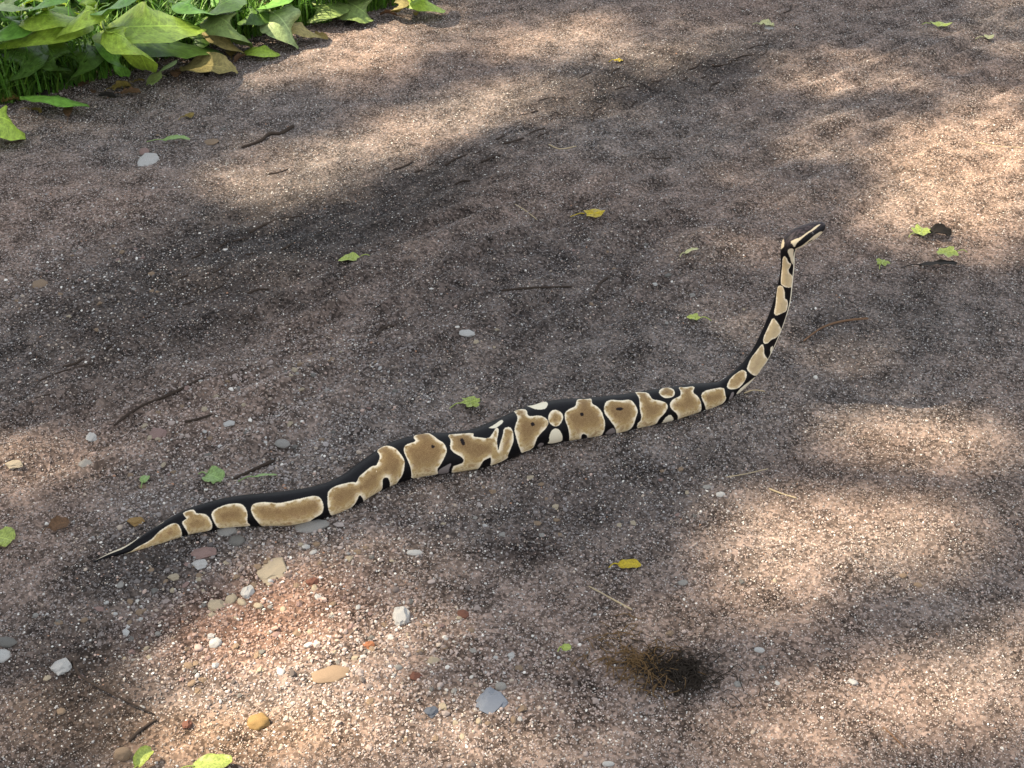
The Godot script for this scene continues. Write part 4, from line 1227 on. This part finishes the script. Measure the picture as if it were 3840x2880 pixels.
	twig("dark twig on the shaded soil behind the snake's middle", [-0.016, -1.803, 0.031, -1.804, 0.056, -1.812, 0.092, -1.828], .0022, .0014, dark)
	twig("curved brown twig beside the snake's raised neck", [0.422, -1.678, 0.454, -1.710, 0.488, -1.728, 0.527, -1.733], .0012, .002, mid)
	twig("bent dark root rising from the soil by the white stone", [-0.473, -1.051, -0.456, -1.023, -0.422, -0.998, -0.369, -0.977], .0017, .0009, dark, "", .008)
	twig("short dark twig near the round beige stone", [-0.387, -0.940, -0.379, -0.956, -0.366, -0.970], .0022, .0014, dark)
	twig("pale straw lying in front of the snake's middle", [0.088, -1.170, 0.112, -1.147, 0.135, -1.130], .0008, .0011, straw)
	twig("pale bent straw touching the ground under the raised neck", [0.318, -1.546, 0.332, -1.553, 0.347, -1.550], .0011, .0008, straw)
	twig("pale straw in the sun patch at the path's far side", [0.851, -2.339, 0.885, -2.324, 0.936, -2.314], .0010, .0008, straw)
	twig("pale stalk on the sunny soil in front of the raised neck", [0.323, -1.350, 0.337, -1.339, 0.354, -1.328], .0012, .0010, straw)
	twig("thin dark twig at the shaded left edge of the path", [-0.657, -1.579, -0.626, -1.598, -0.591, -1.612], .0012, .0012, dark)
	twig("thin pale straw on the dark soil behind the yellow leaf", [0.005, -2.092, 0.023, -2.076, 0.042, -2.054], .0009, .0009, straw)
	twig("forked-looking pale straw on the shaded far path", [0.067, -2.333, 0.088, -2.312, 0.118, -2.324], .0012, .0010, straw)
	twig("brown straw on the sunny soil of the near path", [0.377, -0.953, 0.384, -0.943, 0.393, -0.928], .0011, .0009, mid)
	twig("thin straw on the soil before the tail of the snake", [0.328, -1.390, 0.297, -1.383, 0.273, -1.376], .0007, .0007, straw)
	for q in [[0.427, -1.688, "beside the snake's raised neck"], [-0.418, -2.247, "inside the far sun band"], [-0.022, -2.363, "in the shade just below the far sun band"], [-0.038, -2.276, "in the shade just below the far sun band"], [0.047, -2.393, "in the shade just below the far sun band"], [-0.073, -2.328, "in the shade just below the far sun band"], [-0.166, -2.238, "in the shade just below the far sun band"], [0.389, -2.659, "on the far dark stretch of the track"], [0.350, -2.642, "on the far dark stretch of the track"], [0.408, -2.623, "on the far dark stretch of the track"], [0.293, -2.635, "on the far dark stretch of the track"], [0.240, -2.543, "in the shade just below the far sun band"], [0.489, -2.770, "on the far dark stretch of the track"], [0.526, -2.828, "on the far dark stretch of the track"], [0.221, -2.600, "on the far dark stretch of the track"], [0.165, -2.499, "in the shade just below the far sun band"], [0.057, -2.379, "in the shade just below the far sun band"], [0.003, -2.343, "in the shade just below the far sun band"], [-0.060, -2.304, "in the shade just below the far sun band"], [-0.196, -2.266, "in the shade just below the far sun band"], [-0.139, -2.295, "in the shade just below the far sun band"], [-0.101, -2.281, "in the shade just below the far sun band"], [0.021, -2.477, "in the shade just below the far sun band"], [0.044, -2.492, "in the shade just below the far sun band"], [0.076, -2.543, "in the shade just below the far sun band"], [0.149, -2.659, "on the far dark stretch of the track"], [0.212, -2.683, "on the far dark stretch of the track"], [0.326, -2.695, "on the far dark stretch of the track"], [0.374, -2.700, "on the far dark stretch of the track"], [0.435, -2.725, "on the far dark stretch of the track"], [0.467, -2.750, "on the far dark stretch of the track"], [-0.441, -1.977, "between the far stick and the lime leaf"], [-0.467, -1.954, "between the far stick and the lime leaf"], [-0.500, -1.932, "between the far stick and the lime leaf"], [-0.417, -2.016, "between the far stick and the lime leaf"], [-0.389, -2.040, "between the far stick and the lime leaf"], [-0.361, -2.056, "between the far stick and the lime leaf"], [-0.416, -1.917, "between the far stick and the lime leaf"], [-0.453, -1.873, "between the far stick and the lime leaf"], [-0.507, -1.852, "between the far stick and the lime leaf"], [-0.361, -1.939, "between the far stick and the lime leaf"], [-0.309, -2.008, "between the far stick and the lime leaf"], [-0.526, -1.738, "on the dark soil at the path's shaded side"], [-0.490, -1.764, "on the dark soil at the path's shaded side"], [-0.545, -1.700, "on the dark soil at the path's shaded side"], [-0.574, -1.651, "on the dark soil at the path's shaded side"], [-0.618, -1.616, "on the dark soil at the path's shaded side"], [-0.086, -2.193, "inside the far sun band"], [-0.197, -2.157, "on the shaded soil behind the snake"], [-0.287, -2.097, "on the shaded soil behind the snake"], [-0.455, -1.804, "on the shaded soil behind the snake"], [-0.385, -1.804, "on the shaded soil behind the snake"], [-0.636, -1.537, "on the dark soil at the path's shaded side"], [-0.923, -2.363, "on the soil below the corner plants"], [-0.845, -2.266, "on the soil below the corner plants"], [-0.301, -1.873, "between the far stick and the lime leaf"], [0.533, -3.016, "at the far end of the path"], [0.620, -3.040, "at the far end of the path"], [0.531, -2.796, "on the far dark stretch of the track"], [0.231, -2.304, "in the shade just below the far sun band"], [0.272, -2.295, "in the shade just below the far sun band"], [-0.175, -1.725, "on the shaded soil behind the snake"], [-0.187, -1.710, "on the shaded soil behind the snake"], [-0.417, -1.484, "on the shaded soil behind the snake"], [0.138, -1.831, "on the shaded soil behind the snake"]]:
		var half := rng.randf_range(0.007, 0.028)
		var thick := rng.randf_range(.0009, .0024)
		var along := Vector2(0.72, -0.69).rotated(rng.randf_range(-0.4, 0.4)) * half
		var side := Vector2(-along.y, along.x) * rng.randf_range(-0.3, 0.3)
		var word: String = ("short " if half < 0.013 else ("long " if half > 0.022 else "")) + ("hair-thin" if thick < 0.0013 else "stout" if thick > 0.0020 else "slim")
		twig("%s dark twig bit %s" % [word, q[2]], [q[0] - along.x, q[1] - along.y, q[0] + side.x, q[1] + side.y, q[0] + along.x, q[1] + along.y], thick, thick * rng.randf_range(0.4, 0.9), dark, "dark twig bits %s" % q[2])
